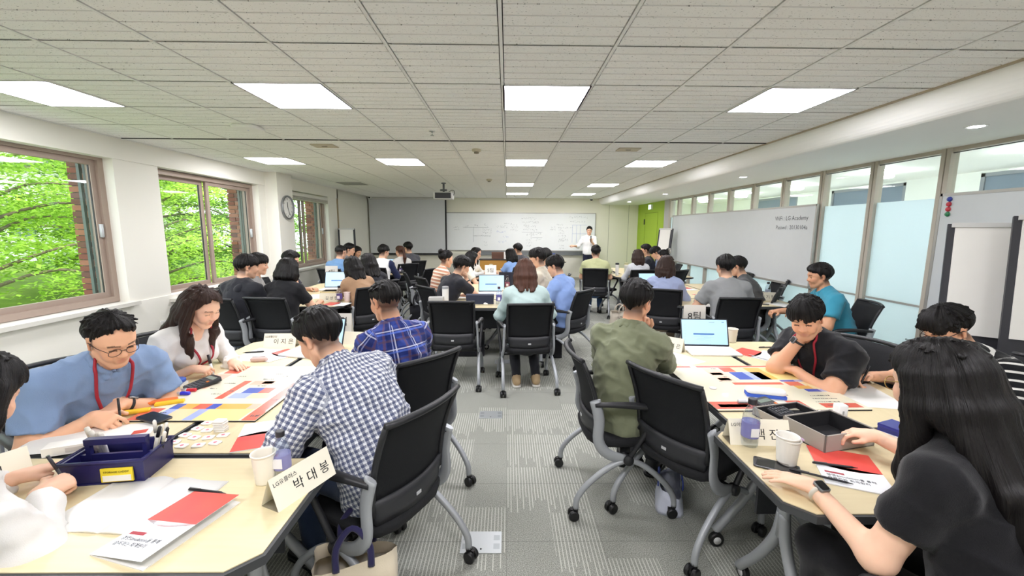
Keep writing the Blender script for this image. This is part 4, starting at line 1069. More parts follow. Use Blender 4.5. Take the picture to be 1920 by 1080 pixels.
for i, (c, w) in enumerate((('2d3f9c', 'blue'), ('c03040', 'upper red'), ('c8303f', 'lower red'), ('1f7a4c', 'green'))):
    mg = MB().lathe([(.02, 0), (.022, .006), (.016, .012), (.018, .016), (.001, .02)], 16, T(ry=R(-90))).build('board_magnet', mat(c, .3, coat=.4), None, (XP-.066, 3.83, 1.91-.045*i))
    tag(mg, '%s round magnet at the corner of the blank whiteboard' % w, 'magnet', 'magnets on the whiteboard')

ps = empty('projection_screen', 'grey pull down projection screen with a black border', 'screen', (0, YB-.12, 0))
MB().box(-4.3, -1.93, -.002, .002, .85, 2.52).build('screen_fabric', mat('d9dcde', .7), ps)
MB().box(-1.95, -1.9, -.004, .004, .82, 2.52).box(-4.3, -1.9, -.004, .004, .8, .85).build('black_border', BLACK, ps)
MB().rbox(-4.32, -1.9, -.05, .05, 2.5, ZC, .02).build('case', mat('d6d6d2', .5), ps); MB().tube([(-4.3, 0, .8), (-1.9, 0, .8)], .012, 8).build('weight_bar', DKGREY, ps)
cv = empty('cctv_camera', 'small white dome camera at the ceiling corner above the screen', 'camera', (-4.2, 13.0, ZC)); MB().rbox(-.04, .04, -.05, .05, -.07, 0, .01).build('housing', WHITE, cv); MB().lathe([(.02, 0), (.02, .03), (.001, .035)], 12, T(0, -.05, -.035, rx=R(90))).build('lens', BLACK, cv)
dm = empty('dome_camera', 'white dome camera on the ceiling above the whiteboard end', 'camera', (2.55, 12.9, ZC)); MB().lathe([(.06, 0), (.06, -.04), (.05, -.05)], 20).build('housing', WHITE, dm); MB().lathe([(.045, -.045), (.04, -.07), (.02, -.088), (.001, -.09)], 16).build('dome', BLACK, dm)

ck = empty('wall_clock', 'round silver rimmed wall clock on the window side column', 'clock', (-4.0, 7.72, 1.98), R(90))
MB().lathe([(.2, 0), (.215, .01), (.215, .035), (.2, .045), (.187, .04), (.187, .012)], 40, T(rx=R(90))).build('rim', mat('9c9fa2', .3, .8), ck)
MB().lathe([(.19, 0), (.19, .014), (.001, .014)], 40, T(rx=R(90))).build('dial', mat('f0f0ec', .5), ck)
for i in range(1, 13):
    a = R(90-30*i); lettering(str(i), .052, ck, (.15*math.cos(a), -.0152, .15*math.sin(a)), (R(90), 0, 0), BLACK, 'CENTER', 'numeral')
for a, L, w, nm in ((R(90+5), .1, .009, 'hour_hand'), (R(90-158), .14, .006, 'minute_hand')):
    MB().box(-.02, L, -.003, .003, -w/2, w/2, Matrix.Rotation(-a, 4, 'Y')).build(nm, BLACK, ck, (0, -.02, 0))

pj = empty('projector', 'white ceiling projector with a black lens panel', 'projector', (-1.35, 9.0, ZC))
MB().rbox(-.2, .2, -.16, .16, -.34, -.2, .03, 4, None, .012).build('body', mat('dcdcd9', .45), pj)
MB().box(-.16, .17, -.165, -.155, -.325, -.215).build('vent_panel', mat('17181a', .4), pj)
MB().tube([(0, 0, 0), (0, 0, -.2)], .022, 10).lathe([(.05, 0), (.05, -.02), (.03, -.025)], 16).tube([(-.07, 0, -.15), (.07, 0, -.15)], .02, 8).build('ceiling_mount', mat('77797c', .4, .6), pj)
MB().tube(arc([(.08, .05, -.2), (.16, .05, -.15), (.22, .03, -.17), (.2, .05, -.26)], 5), .006, 6).build('cable', RUBBER, pj)
ap = empty('access_point', 'white rounded wifi access point on the ceiling tiles', 'access point', (-2.47, 4.16, ZC)); MB().rbox(-.12, .12, -.12, .12, -.035, 0, .06, 6, None, .012).build('shell', WHITE, ap); MB().lathe([(.006, -.036), (.006, -.037), (.0005, -.038)], 8).build('status_light', mat('7f8fe0', .3), ap)
for x, y, lb in ((-2.14, 5.07, 'beige square ceiling speaker grille towards the windows'), (1.44, 5.15, 'beige square ceiling speaker grille towards the glass wall')):
    g = empty('ceiling_speaker', lb, 'speaker', (x, y, ZC)); MB().rbox(-.13, .13, -.1, .1, -.01, 0, .01).build('grille', mat('c2b8a2', .6), g); MB().box(-.03, .03, -.01, .01, -.013, -.01).build('badge', mat('6c6455', .6), g)
for x, y, lb in ((-.38, 5.23, 'beige smoke detector on the ceiling over the middle group'), (-.36, 8.3, 'beige smoke detector on the ceiling near the projector')):
    g = empty('smoke_detector', lb, 'detector', (x, y, ZC)); MB().lathe([(.055, 0), (.055, -.02), (.045, -.03)], 20).build('base', mat('c9c0aa', .5), g); MB().lathe([(.03, -.028), (.028, -.05), (.001, -.055)], 16).build('sensor_head', mat('8c8472', .5), g)
for x, y, lb in ((-.75, 4.3, 'tiny chrome sprinkler head in a near ceiling tile'), (.2, 12.4, 'chrome sprinkler head by the end whiteboard')):
    g = empty('sprinkler', lb, 'sprinkler', (x, y, ZC)); MB().lathe([(.03, 0), (.03, -.004), (.01, -.006)], 14).build('escutcheon', CHROME, g); MB().tube([(0, 0, -.004), (0, 0, -.04)], .006, 8).lathe([(.018, -.04), (.018, -.043)], 12).build('nozzle', CHROME, g)
tv = empty('ceiling_vent', 'dark ceiling air grille near the projection screen', 'vent', (-3.34, 9.23, ZC)); MB().box(-.29, .29, -.29, .29, -.005, 0).build('frame', M_TBAR, tv)
for i in range(8): MB().box(-.26, .26, -.25+.065*i, -.215+.065*i, -.012, -.004).build('slat', mat('a3a3a0', .6), tv)

# flip chart easels
def easel(x, y, rz, label, h=1.72, w=.68, paper=True):
    t = empty('flip_chart_easel', label, 'easel', (x, y, 0), R(rz)); z0 = h-1.02
    tl = T(0, 0, z0) @ T(rx=R(-9)) @ T(0, 0, -z0)
    MB().box(-w/2, w/2, 0, .03, z0, h, tl).build('board', mat('2a2b31', .5), t)
    if paper:
        MB().box(-w/2+.04, w/2-.05, -.012, -.002, z0+.17, h+.0, tl).build('paper_pad', mat('eceae4', .8), t); MB().box(-w/2+.02, w/2-.02, -.02, 0, h-.03, h+.005, tl).build('clamp_bar', mat('c9c9c6', .4), t)
    MB().box(-w/2, w/2, -.05, 0, z0-.01, z0+.02, tl).build('pen_ledge', BLACK, t)
    MB().tube([(0, .17, h-.3), (0, .1, .1)], .022, 8).build('column', BLACK, t)
    for a in (0, 120, 240):
        l = MB().tube([(0, .1, .12), (.3*math.sin(R(a)), .1+.3*math.cos(R(a)), .045)], .014, 8).build('foot', BLACK, t)
        MB().lathe([(.02, -.012), (.024, 0), (.02, .012)], 12, T(.3*math.sin(R(a)), .1+.3*math.cos(R(a)), .024, ry=R(90))).build('caster', RUBBER, l)
    return t
easel(3.60, 2.95, -38, 'flip chart easel with white pad and black frame by the glass wall', 1.69, .62)
ea = easel(3.67, 2.56, -38, 'second flip chart easel close behind the white pad', 1.74, .66)
easel(-3.9, 10.25, 24, 'tall dark flip chart easel past the far window', 1.62, .4)
easel(3.66, 9.9, -50, 'slim flip chart easel in front of the grey jamb', 1.66, .36)

# ------------------------------------------------------------------ small things
def name_card(x, y, rz, big, small, label, w=.21, h=.088, z=TH, tx=.025):
    t = empty('name_card', label, 'card', (x, y, z), R(rz), 'folded name cards'); d = .04; e = .0012
    MB().put([(-w/2, -d, 0), (w/2, -d, 0), (w/2, 0, h), (-w/2, 0, h), (-w/2, d, 0), (w/2, d, 0)], [(0, 1, 2, 3), (3, 2, 5, 4), (0, 4, 5, 1)]).build('card', CREAM, t)
    a = math.atan2(h, d); nx, nz = -math.sin(a)*.0006, math.cos(a)*.0006
    at = lambda q: (-d*(1-q)+nx, h*q+nz)
    if big: yy, zz = at(.40); lettering(big, .040*w/.21, t, (tx*w/.21, yy, zz), (a, 0, 0), BLACK)
    if small: yy, zz = at(.76); lettering(small, .018, t, (-w*.46, yy, zz), (a, 0, 0), mat('3c3c3c', .7), 'LEFT')
    return t
def team_sign(x, y, rz, txt, label, z=TH, h=.28, w=.17, lift=0):
    t = empty('team_sign', label, 'sign', (x, y, z), R(rz), 'team number signs'); d = .035
    MB().put([(-w/2, -d, 0), (w/2, -d, 0), (w/2, 0, h), (-w/2, 0, h), (-w/2, d, 0), (w/2, d, 0)], [(0, 1, 2, 3), (3, 2, 5, 4), (0, 4, 5, 1)]).build('card', mat('e3e2dd', .6), t)
    a = math.atan2(h, d); q = .7; lettering(txt, .078, t, (0, -d*(1-q)-.0008, h*q), (a, 0, 0), BLACK)
    return t
def cup(x, y, label, z=TH, h=.095, m=None):
    t = empty('paper_cup', label, 'cup', (x, y, z), 0, 'paper cups')
    MB().lathe([(.027, .004), (.027, 0), (.031, 0), (.039, h-.003), (.0415, h-.003), (.042, h+.001), (.0395, h+.003), (.037, h), (.029, .008), (.001, .008)], 24).build('cup_wall', m or mat('efeadd', .7), t)
    MB().tube([(.0405*math.cos(a), .0405*math.sin(a), h) for a in [2*math.pi*k/24 for k in range(25)]], .002, 6, cap=False).build('rim', m or mat('f3efe4', .6), t)
    return t
def bottle_mat():
    s = NT('clear_plastic'); s.n.remove(s.b); fr = s.schlick()
    tr = s.add('ShaderNodeBsdfTransparent', None, Color=(.86, .9, .93, 1)); gl = s.add('ShaderNodeBsdfGlossy', None, Roughness=.06)
    mx = s.add('ShaderNodeMixShader', None, i0=s.math('MULTIPLY_ADD', fr, 1.0, .1), i1=tr.outputs[0], i2=gl.outputs[0]); s.t.links.new(mx.outputs[0], s.out.inputs[0]); return s.m
M_PET = bottle_mat()
def bottle(x, y, label, z=TH, cap='2a2633', band='7c7cb0', s=1.):
    t = empty('water_bottle', label, 'bottle', (x, y, z), 0, 'water bottles')
    MB().lathe([(.025*s, 0), (.031*s, .004), (.032*s, .02), (.031*s, .05), (.032*s, .11*s), (.03*s, .13*s), (.018*s, .16*s), (.0135*s, .168*s), (.0135*s, .178*s)], 20).build('bottle_wall', M_PET, t)
    MB().lathe([(.0326*s, .042), (.0328*s, .043), (.0328*s, .103*s), (.0326*s, .104*s)], 20).build('label_band', mat(band, .5), t)
    MB().box(-.016, .016, -.0345*s, -.032*s, .052, .088).build('label_patch', mat('e9e9ee', .5), t)
    MB().lathe([(.0155*s, .174*s), (.0165*s, .176*s), (.0165*s, .194*s), (.0145*s, .197*s), (.001, .197*s)], 18).build('cap', mat(cap, .4), t)
    return t
def tumbler(x, y, label, col, lid, h=.2, r=.036):
    t = empty('tumbler', label, 'bottle', (x, y, TH)); MB().lathe([(r*.85, 0), (r*.9, .003), (r, h*.8), (r, h*.86)], 20).build('body', mat(col, .35), t); MB().lathe([(r*1.02, h*.86), (r*1.04, h*.88), (r, h*.98), (r*.6, h), (.001, h)], 20).build('lid', mat(lid, .3, .3), t); return t
def screen_mat():
    s = NT('laptop_screen'); s.base(srgb('9cc4e0')); s.b.inputs['Emission Color'].default_value = (*srgb('b9dcf5'), 1); s.p(Emission_Strength=.3, Roughness=.3); return s.m
M_SCREEN = screen_mat()
def laptop(x, y, rz, label, ui=True, shell='e9eaea', w=.355, d=.235, tilt=108, z=TH, dark=False):
    t = empty('laptop', label, 'laptop', (x, y, z), R(rz), 'laptops')
    MB().rbox(-w/2, w/2, -d/2, d/2, 0, .014, .012).build('base', mat(shell, .45), t)
    kb = MB()
    for r in range(5):
        for c in range(13): kb.box(-w*.44+c*w*.068, -w*.44+c*w*.068+w*.056, d*.36-r*.022-.017, d*.36-r*.022, .014, .0155)
    kb.build('keyboard', mat('d9dadb' if not dark else '2a2b2e', .6), t)
    MB().box(-.05, .05, -d*.42, -d*.16, .014, .0145).build('touchpad', mat('dcdddd' if not dark else '303134', .4), t)
    h = d*.98
    lid = MB().rbox(-w/2, w/2, 0, h, -.004, .002, .01, 3, T(rx=R(90))).build('lid_shell', mat('23252c' if shell != '1f2a44' else shell, .4), t)
    lid.matrix_local = Matrix.Translation((0, d/2-.004, .012)) @ Matrix.Rotation(-R(tilt-90), 4, 'X')
    b = .008; o = -.0025
    scr = MB().put([(-w/2+b, o, b*1.9), (w/2-b, o, b*1.9), (w/2-b, o, h-b), (-w/2+b, o, h-b)], [(0, 1, 2, 3)]).build('screen', M_SCREEN if not dark else mat('16202f', .15), lid)
    if ui:
        u = MB(); g = random.Random(int(x*100)); oo = o-.0006
        def bar(x0, x1, z0, z1): u.put([(x0*w, oo, z0*h), (x1*w, oo, z0*h), (x1*w, oo, z1*h), (x0*w, oo, z1*h)], [(0, 1, 2, 3)])
        u.mset(0); bar(-.24, .2, .42, .47)
        u.mset(0); bar(.37, .42, .87, .89)
        u.mset(1); bar(.1, .22, .86, .885)
        for k in range(16): z = .2+.04*(k % 9); x0 = g.uniform(-.24, .0); bar(x0, x0+g.uniform(.08, .22), z, z+.008) if not .4 < z < .5 else None
        for k in range(6): z = .25+.1*k; bar(-.43, -.43+g.uniform(.03, .07), z, z+.01)
        for k in range(9): bar(-.12+k*.027, -.105+k*.027, .075, .09)
        u.build('screen_print', [mat('2d5c9e', .5, emit=.3), mat('8fa9bd', .5, emit=.25)], lid)
    return t
def red_mat():
    s = NT('red_cover'); o = s.obj(); n = s.noise(o, 7, 1); s.base(s.mix(n, srgb('d5333f'), srgb('e0624a'))); s.p(Roughness=.35); return s.m
M_RED = red_mat()
def booklet(x, y, rz, label, open_=0., text=True, w=.2, h=.29, z=TH):
    """bound handout: white cover with a red upper half; open_ lifts the cover"""
    t = empty('booklet', label, 'booklet', (x, y, z), R(rz), 'red and white course booklets')
    MB().box(-w/2, w/2, -h/2, h/2, 0, .003).build('pages', PAPER, t)
    M = Matrix.Translation((-w/2, 0, .0035)) @ Matrix.Rotation(-R(open_), 4, 'Y')
    cv = MB().mset(0).box(0, w, -h/2, .0, 0, .0008, M).mset(1).put([(0, 0, .0008), (0, h/2, .0008), (w, h/2, .0008), (w, 0, .0008)]+[(w*k/8, -.022*math.sin(math.pi*k/8), .0008) for k in range(7, 0, -1)], [tuple(reversed((0, 1, 2, 3)+tuple(range(4, 11))))], M=M).mset(0).box(0, w, 0, h/2, 0, .0006, M).build('cover', [mat('eef2f6', .4), M_RED], t)
    if text:
        sub = lambda tx, sz, px, py: new('lettering', text_mesh(tx, sz, 'LEFT').copy(), mat('4a4d52', .6), cv)
        for tx, sz, px, py in (('경영Simulation을 통해', .0165, .018, -.078), ('습득하는 회계원리', .0165, .018, -.098)):
            o = sub(tx, sz, px, py); o.matrix_local = M @ Matrix.Translation((px, py, .0012))
        MB().box(.018, .078, -.062, -.05, .0009, .0012, M).build('title_tag', mat('a83240', .5), cv)
    return t
def sheet_paper(x, y, rz, label, w=.21, h=.297, m=None, curl=.0, z=TH, n=1):
    mb = MB(); k = 8
    vs = [(-w/2+w*i/k, -h/2+h*j/k, .0006+curl*(abs(i/k-.5)*2)**3*(.3+.7*j/k)) for j in range(k+1) for i in range(k+1)]
    vs += [(a, b, c-.0006) for a, b, c in vs]
    q = (k+1)**2; fs = []
    for j in range(k):
        for i in range(k): a = j*(k+1)+i; fs += [(a, a+1, a+k+2, a+k+1), (q+a+k+1, q+a+k+2, q+a+1, q+a)]
    mb.put(vs, fs, True); o = mb.build('paper_sheet', m or PAPER, None, (x, y, z), (0, 0, R(rz)))
    return tag(o, label, 'paper', 'loose white papers')
def open_notebook(x, y, rz, label, w=.21, h=.29, z=TH):
    t = empty('open_notebook', label, 'notebook', (x, y, z), R(rz))
    for s_ in (-1, 1):
        k = 10; vs = [(s_*w*i/k, -h/2+h*j, .003+.012*math.sin(min(1, i/k*2.2)*math.pi)*(1-i/k)) for j in (0, 1) for i in range(k+1)]+[(s_*w*i/k, -h/2+h*j, .0) for j in (0, 1) for i in range(k+1)]
        q = 2*(k+1); fs = [(i, i+1, k+2+i, k+1+i) for i in range(k)]+[(q+k+1+i, q+k+2+i, q+i+1, q+i) for i in range(k)]+[(i+1, i, q+i, q+i+1) for i in range(k)]+[(k+1+i, k+2+i, q+k+2+i, q+k+1+i) for i in range(k)]+[(k, 2*k+1, q+2*k+1, q+k)]
        MB().put(vs, fs, True).build('page', PAPER, t)
    return t
def pen(x, y, rz, label, col='1d1d20', z=TH, L=.14, r=.005, tiltv=0, cap=None, kind='pen'):
    t = empty('pen' if kind == 'pen' else 'marker', label, kind, (x, y, z+r), R(rz), 'pens and markers'); Mx = T(ry=R(90-tiltv))
    if kind == 'pen':
        MB().lathe([(.001, 0), (r*.5, .012), (r, .02), (r, L*.95), (r*.8, L)], 10, Mx).build('barrel', mat(col, .35), t); MB().box(-L*.0+L*.68, L*.98, -.0015, .0015, r, r+.002).build('clip', mat('77797c', .3, .8), t)
    else:
        MB().lathe([(r*.9, 0), (r, .004), (r, L*.62)], 12, Mx).build('barrel', mat('c9cbce', .3, .5), t); MB().lathe([(r*1.04, L*.62), (r*1.04, L*.97), (r*.85, L)], 12, Mx).build('cap', mat(cap or col, .35), t)
    return t
def held_pen(root, info, q, label, col='1d1d20', marker=False):
    """a pen held upright in a writing hand, leaning back over the knuckles"""
    A = info['arms'][q]; d = A['d']/np.linalg.norm(A['d']); up = A['up']-d*(A['up']@d); up = up/np.linalg.norm(up); xx = np.cross(d, up)*q
    g = A['W']+d*.088-up*.030-xx*.026; ax = np.array((0., -.25, .95))-xx*.15; ax = ax/np.linalg.norm(ax)
    Mw = root.matrix_world if False else Matrix.Translation(root.location) @ Matrix.Rotation(root.rotation_euler.z, 4, 'Z')
    tip = Mw @ Vector(g-ax*.035); end = Mw @ Vector(g+ax*.105); r = .0085 if marker else .0048
    t = empty('marker' if marker else 'pen', label, 'marker' if marker else 'pen', tip, 0, 'pens and markers'); v = end-tip
    MB().tube([v*0, v*.1, v*.6], [.0012, r, r], 10).build('barrel', mat('d7d8da' if marker else col, .35), t); MB().tube([v*.6, v], r*1.05, 10).build('cap', mat(col, .35), t)
def phone(x, y, rz, label, z=TH):
    t = empty('phone', label, 'phone', (x, y, z), R(rz)); MB().rbox(-.037, .037, -.077, .077, 0, .008, .01, 4).build('body', mat('55565a', .3, .6), t); MB().rbox(-.034, .034, -.074, .074, .008, .0085, .008, 4).build('glass', mat('15161a', .08, coat=.5), t)
def calculator(x, y, rz, label, z=TH):
    t = empty('calculator', label, 'calculator', (x, y, z), R(rz)); M = T(rx=R(8))
    MB().rbox(-.05, .05, -.08, .08, 0, .022, .012, 3, M).build('body', mat('2c2d31', .4), t); MB().box(-.04, .04, .035, .062, .022, .0235, M).build('display', mat('7d8a80', .2), t)
    for r in range(5):
        for c in range(5): MB().box(-.042+c*.0175, -.042+c*.0175+.013, -.072+r*.019, -.072+r*.019+.013, .022, .0255, M).build('key', mat('d8742c' if (r, c) == (4, 4) else '3f4247', .4), t)
def eraser(x, y, rz, label, top='eef0f2', base='3f62c8', z=TH, L=.16):
    t = empty('board_eraser', label, 'eraser', (x, y, z), R(rz)); MB().box(-L/2, L/2, -.032, .032, 0, .016).build('felt', mat(base, .8), t); MB().rbox(-L/2, L/2, -.032, .032, .016, .042, .02, 5, None, .006).build('grip', mat(top, .4), t)
def mouse(x, y, rz, label, z=TH):
    t = empty('mouse', label, 'mouse', (x, y, z), R(rz)); n = 16; vs = []
    for i, (k, zz) in enumerate(((1, 0), (1.02, .01), (.9, .022), (.6, .031), (.2, .034))): vs += [(.031*k*math.cos(2*math.pi*a/n), .054*k*math.sin(2*math.pi*a/n)+.004*i, zz) for a in range(n)]
    MB().put(vs, [(i*n+k, i*n+(k+1) % n, (i+1)*n+(k+1) % n, (i+1)*n+k) for i in range(4) for k in range(n)]+[tuple(range(4*n, 5*n))], True).build('shell', mat('f1f1f0', .3), t)
    MB().box(-.003, .003, .012, .03, .028, .036).build('wheel', mat('8c8d90', .5), t)
def bag(x, y, rz, label, col, w=.36, d=.14, h=.28, lean=0, handles='22242a', slump=.12, print_=None):
    t = empty('tote_bag', label, 'bag', (x, y, 0), R(rz)); n = 28; rows_ = 7; vs = []
    for j in range(rows_):
        q = j/(rows_-1); k = 1-slump*math.sin(q*math.pi*.5)
        for i in range(n):
            a = 2*math.pi*i/n; c, s_ = math.cos(a), math.sin(a); r = (abs(c)**5+abs(s_)**5)**-.2
            wob = 1+.04*math.sin(5*a+j*1.3)*q
            vs.append((w/2*c*r*wob*(1-.04*q), d/2*s_*r*k*wob, h*q-(.02*math.sin(a*2)*q)))
    MB().put(vs, [(j*n+i, j*n+(i+1) % n, (j+1)*n+(i+1) % n, (j+1)*n+i) for j in range(rows_-1) for i in range(n)]+[tuple(range(n-1, -1, -1)), tuple((rows_-2)*n+i for i in range(n))], True).build('bag_body', fabric(col), t)
    for s_ in (-1, 1): MB().tube(arc([(-w*.2, s_*d*.42, h*.95), (-w*.18, s_*d*.42, h*1.25), (0, s_*d*.38, h*1.45), (w*.18, s_*d*.42, h*1.25), (w*.2, s_*d*.42, h*.95)], 5), .013, 6, flat=((0, 1, 0), .35)).build('handle', fabric(handles), t)
    if print_:
        m = MB(); scribble(m, -w*.3, h*.75, w*.6, h*.5, 3, 4, None, .006); m.build('printed_doodle', mat('3a3a3a', .8), t, (0, -d*.5-.004, 0))
    return t
def game_board(x, y, rz, label, cells, marks, w=.79, d=.6, z=TH):
    t = empty('game_board', label, 'board', (x, y, z), R(rz)); MB().box(-w/2, w/2, -d/2, d/2, 0, .006).build('foam_core', mat('26272b', .7), t)
    MB().box(-w/2, w/2, -d/2, d/2, .006, .009).build('printed_sheet', mat('ebe7cf', .22, coat=.3), t)
    for u0, u1, v0, v1, c in cells: MB().box(-w/2+u0*w, -w/2+u1*w, -d/2+v0*d, -d/2+v1*d, .009, .0094).build('printed_field', mat(c, .25, coat=.3), t)
    m = MB(); g = random.Random(11)
    for u, v, n_, s_ in marks:
        for k in range(n_): xx = -w/2+u*w+k*.011; yy = -d/2+v*d; m.box(xx, xx+g.uniform(.004, .009), yy, yy+g.uniform(.004, .011)*s_, .0094, .0097)
    m.build('printed_text', mat('3a3d40', .6), t)
    return t
RD, PK, BL, LB, OR, YL = 'dc6a58', 'ecbfa8', '3f5cc0', 'a9b7e8', 'e6b45c', 'ecdc94'
cells7 = [(0, .14, 0, .17, RD), (.17, .25, 0, .16, LB), (.25, .43, 0, .16, 'f0d8a8'), (.43, .51, 0, .16, LB), (.51, .87, 0, .16, 'e6e09a'), (.17, .25, .16, .24, BL), (.25, .36, .16, .24, OR), (.36, .47, .16, .24, RD), (.47, .55, .16, .24, BL), (.55, .8, .16, .24, OR), (.8, .88, .16, .24, PK), (.89, 1, .0, .62, RD), (.4, .47, .32, .66, RD), (.55, .7, .42, .52, BL), (.7, .8, .42, .52, RD), (.5, .66, .33, .42, LB), (.66, .85, .33, .42, 'f0d8b0'), (.5, .87, .58, .66, PK), (.6, .7, .6, .65, 'e08a70'), (.0, .16, .5, .8, PK), (.05, .2, .82, .99, RD)]
cells8 = [(0, .2, .95, .985, RD), (.25, .93, .95, .99, RD), (.28, .40, .56, .93, 'f0d2bc'), (.29, .38, .60, .66, PK), (.29, .38, .74, .8, 'e79a82'), (.42, .52, .82, .94, RD), (.52, .62, .82, .94, 'f3dcb6'), (.45, .56, .62, .81, BL), (.56, .70, .62, .81, LB), (.62, .75, .62, .93, OR), (.75, .97, .62, .93, YL), (.74, .85, .565, .605, BL), (.85, 1, .565, .605, LB), (.75, .86, .47, .56, RD), (.77, .88, .40, .47, OR), (.80, .9, .34, .395, BL), (.9, 1, .34, .395, LB), (.88, 1, .4, .56, 'f2dca8'), (.35, .72, .5, .55, RD), (0, .28, .02, .15, RD), (.04, .24, .05, .1, PK), (.52, .62, .04, .16, RD), (.72, .97, .03, .11, RD)]
game_board(-1.475, 2.235, 0, 'cream game board with red and blue fields under the white cardigan', cells7, [(.16, .1, 3, 1), (.3, .4, 5, 1), (.2, .5, 4, 1), (.25, .6, 6, 1), (.55, .69, 6, 1), (.6, .55, 5, 1), (.7, .75, 5, 1), (.6, .8, 4, 1), (.91, .3, 3, 1), (.92, .05, 4, 2), (.25, .75, 5, 1), (.42, .45, 2, 2)], .60, .77)
game_board(1.445, 2.31, 1, 'cream game board with red and blue fields before the black tee', cells8, [(.35, .9, 3, 1), (.33, .6, 4, 1), (.34, .68, 3, 1), (.6, .78, 5, 1), (.8, .88, 3, 1), (.85, .78, 2, 1.5), (.45, .44, 5, 1), (.5, .38, 7, 1), (.5, .32, 6, 1), (.52, .26, 7, 1), (.72, .13, 12, 1), (.74, .19, 12, 1), (.76, .25, 10, 1), (.76, .06, 10, 1.6), (.06, .97, 2, 1), (.27, .57, 2, 1)], .79, .68)

# --- table of the checked shirt
name_card(-.715, 1.345, 66, '박 대 봉', 'LG유플러스', 'folded name card beside the water bottle at the table corner', .235, .1)
cup(-0.863, 1.389, 'cream paper cup beside the corner name card', TH, .11)
bottle(-0.812, 1.412, 'half full water bottle with dark cap behind the corner name card', TH, '2b2a30', '8a8abc', .92)
booklet(-1.014, 1.159, -16, 'course booklet with lifted cover at the near table edge', 7.)
pen(-0.951, 1.311, 170, 'black ballpoint pen above the lifted booklet', '17171a', TH, .145, .0055)
open_notebook(-1.2, 1.265, -4, 'open blank notebook under the writing hand', .2, .27)
def caddy(x, y, rz):
    t = empty('storage_caddy', 'navy blue storage caddy with yellow label and handle', 'caddy', (x, y, TH), R(rz)); W_, D_, H_ = .25, .16, .085; c = mat('24245c', .35); th = .005
    MB().box(-W_/2, W_/2, -D_/2, D_/2, 0, th).build('floor_tray', c, t)
    for s_ in (-1, 1):
        MB().put([(-W_/2, s_*D_/2*.94, 0), (W_/2, s_*D_/2*.94, 0), (W_/2+.01, s_*D_/2*1.05, H_), (-W_/2-.01, s_*D_/2*1.05, H_)]+[(-W_/2, s_*(D_/2*.94-th), 0), (W_/2, s_*(D_/2*.94-th), 0), (W_/2+.01, s_*(D_/2*1.05-th), H_), (-W_/2-.01, s_*(D_/2*1.05-th), H_)], [(0, 1, 2, 3), (7, 6, 5, 4), (3, 2, 6, 7), (0, 3, 7, 4), (2, 1, 5, 6)]).build('long_wall', c, t)
        MB().box(s_*W_/2-th, s_*W_/2+th, -D_/2, D_/2, 0, H_).build('end_wall', c, t)
    MB().tube([(-W_/2-.01, -D_/2*1.05, H_), (W_/2+.01, -D_/2*1.05, H_), (W_/2+.01, D_/2*1.05, H_), (-W_/2-.01, D_/2*1.05, H_), (-W_/2-.01, -D_/2*1.05, H_)], .006, 6).build('rim', c, t)
    MB().box(-W_/2, W_/2, -.006, .006, 0, H_*.9).box(-.10, -.085, -.008, .008, H_*.7, H_+.035).box(.085, .10, -.008, .008, H_*.7, H_+.035).box(-.10, .10, -.012, .012, H_+.03, H_+.052).build('handle', c, t)
    MB().box(-.0, .1, -D_/2*1.0-.008, -D_/2*1.0-.003, .012, .062).build('yellow_label', mat('e6cf2e', .5), t); MB().box(.006, .094, -D_/2*1.0-.0095, -D_/2*1.0-.0078, .015, .036).build('label_blank', mat('e9e7dd', .5), t)
    lettering('STORAGE CADDY', .0098, t, (.05, -D_/2-.0095, .049), (R(90), 0, 0), mat('57501c', .6))
    return t
caddy(-1.43, 1.45, 8)
def bundle(cx, cy, n, spread, cols, labelf, ang, seed, L=.15, marker=False):
    g = random.Random(seed)
    for k in range(n):
        bx, by = cx+g.uniform(-spread, spread), cy+g.uniform(-spread*.5, spread*.5); c = g.choice(cols); r = .0055 if not marker else .008
        t = empty('pen' if not marker else 'marker', labelf, 'pen' if not marker else 'marker', (bx, by, TH+.008), 0, 'pens standing in the caddy')
        v = Vector((math.sin(R(ang+g.uniform(-14, 14))), g.uniform(-.05, .15), 1)).normalized()*L*g.uniform(.85, 1.1)
        MB().tube([v*0, v*.7], r, 8).build('barrel', mat(c, .4), t); MB().tube([v*.7, v*.97, v], [r*1.1, r*1.1, r*.6], 8).build('cap', mat('e9e6dc' if c != 'e9e6dc' else '28282c', .4), t)
bundle(-1.345, 1.50, 9, .03, ['e9e6dc', '28282c', 'e9e6dc', 'd9d6c8'], 'pale pen standing in the right half of the caddy', 6, 3, .15)
bundle(-1.51, 1.475, 4, .02, ['b9b4c8', 'c6c4cc'], 'grey marker leaning in the left half of the caddy', -14, 6, .15, True)
name_card(-1.82, 1.36, 62, '희', '', 'folded name card by the white sleeved writer', .22, .1)
sheet_paper(-1.80, 1.70, 12, 'large white sheet under the polo shirted writer', .42, .22, None, .004)
pb = empty('paper_box', 'long flat white cardboard box behind the caddy', 'box', (-1.68, 1.64, TH), R(24)); MB().box(-.17, .17, -.032, .032, 0, .034).build('sleeve', mat('f0eee8', .6), pb); MB().box(-.1, .0, -.033, -.032, .008, .026).build('printed_icons', mat('cfcac6', .6), pb); MB().box(.1, .15, -.018, .018, .034, .0345).build('red_label', mat('d0584a', .6), pb)
phone(-1.655, 1.868, 68, 'black phone lying at the corner of the game board', TH+.009)
_tl = [(-1.40, 1.66), (-1.40, 1.72), (-1.39, 1.78), (-1.385, 1.835), (-1.33, 1.83), (-1.345, 1.63), (-1.345, 1.70), (-1.335, 1.765), (-1.28, 1.635), (-1.285, 1.70), (-1.225, 1.655), (-1.235, 1.72)]
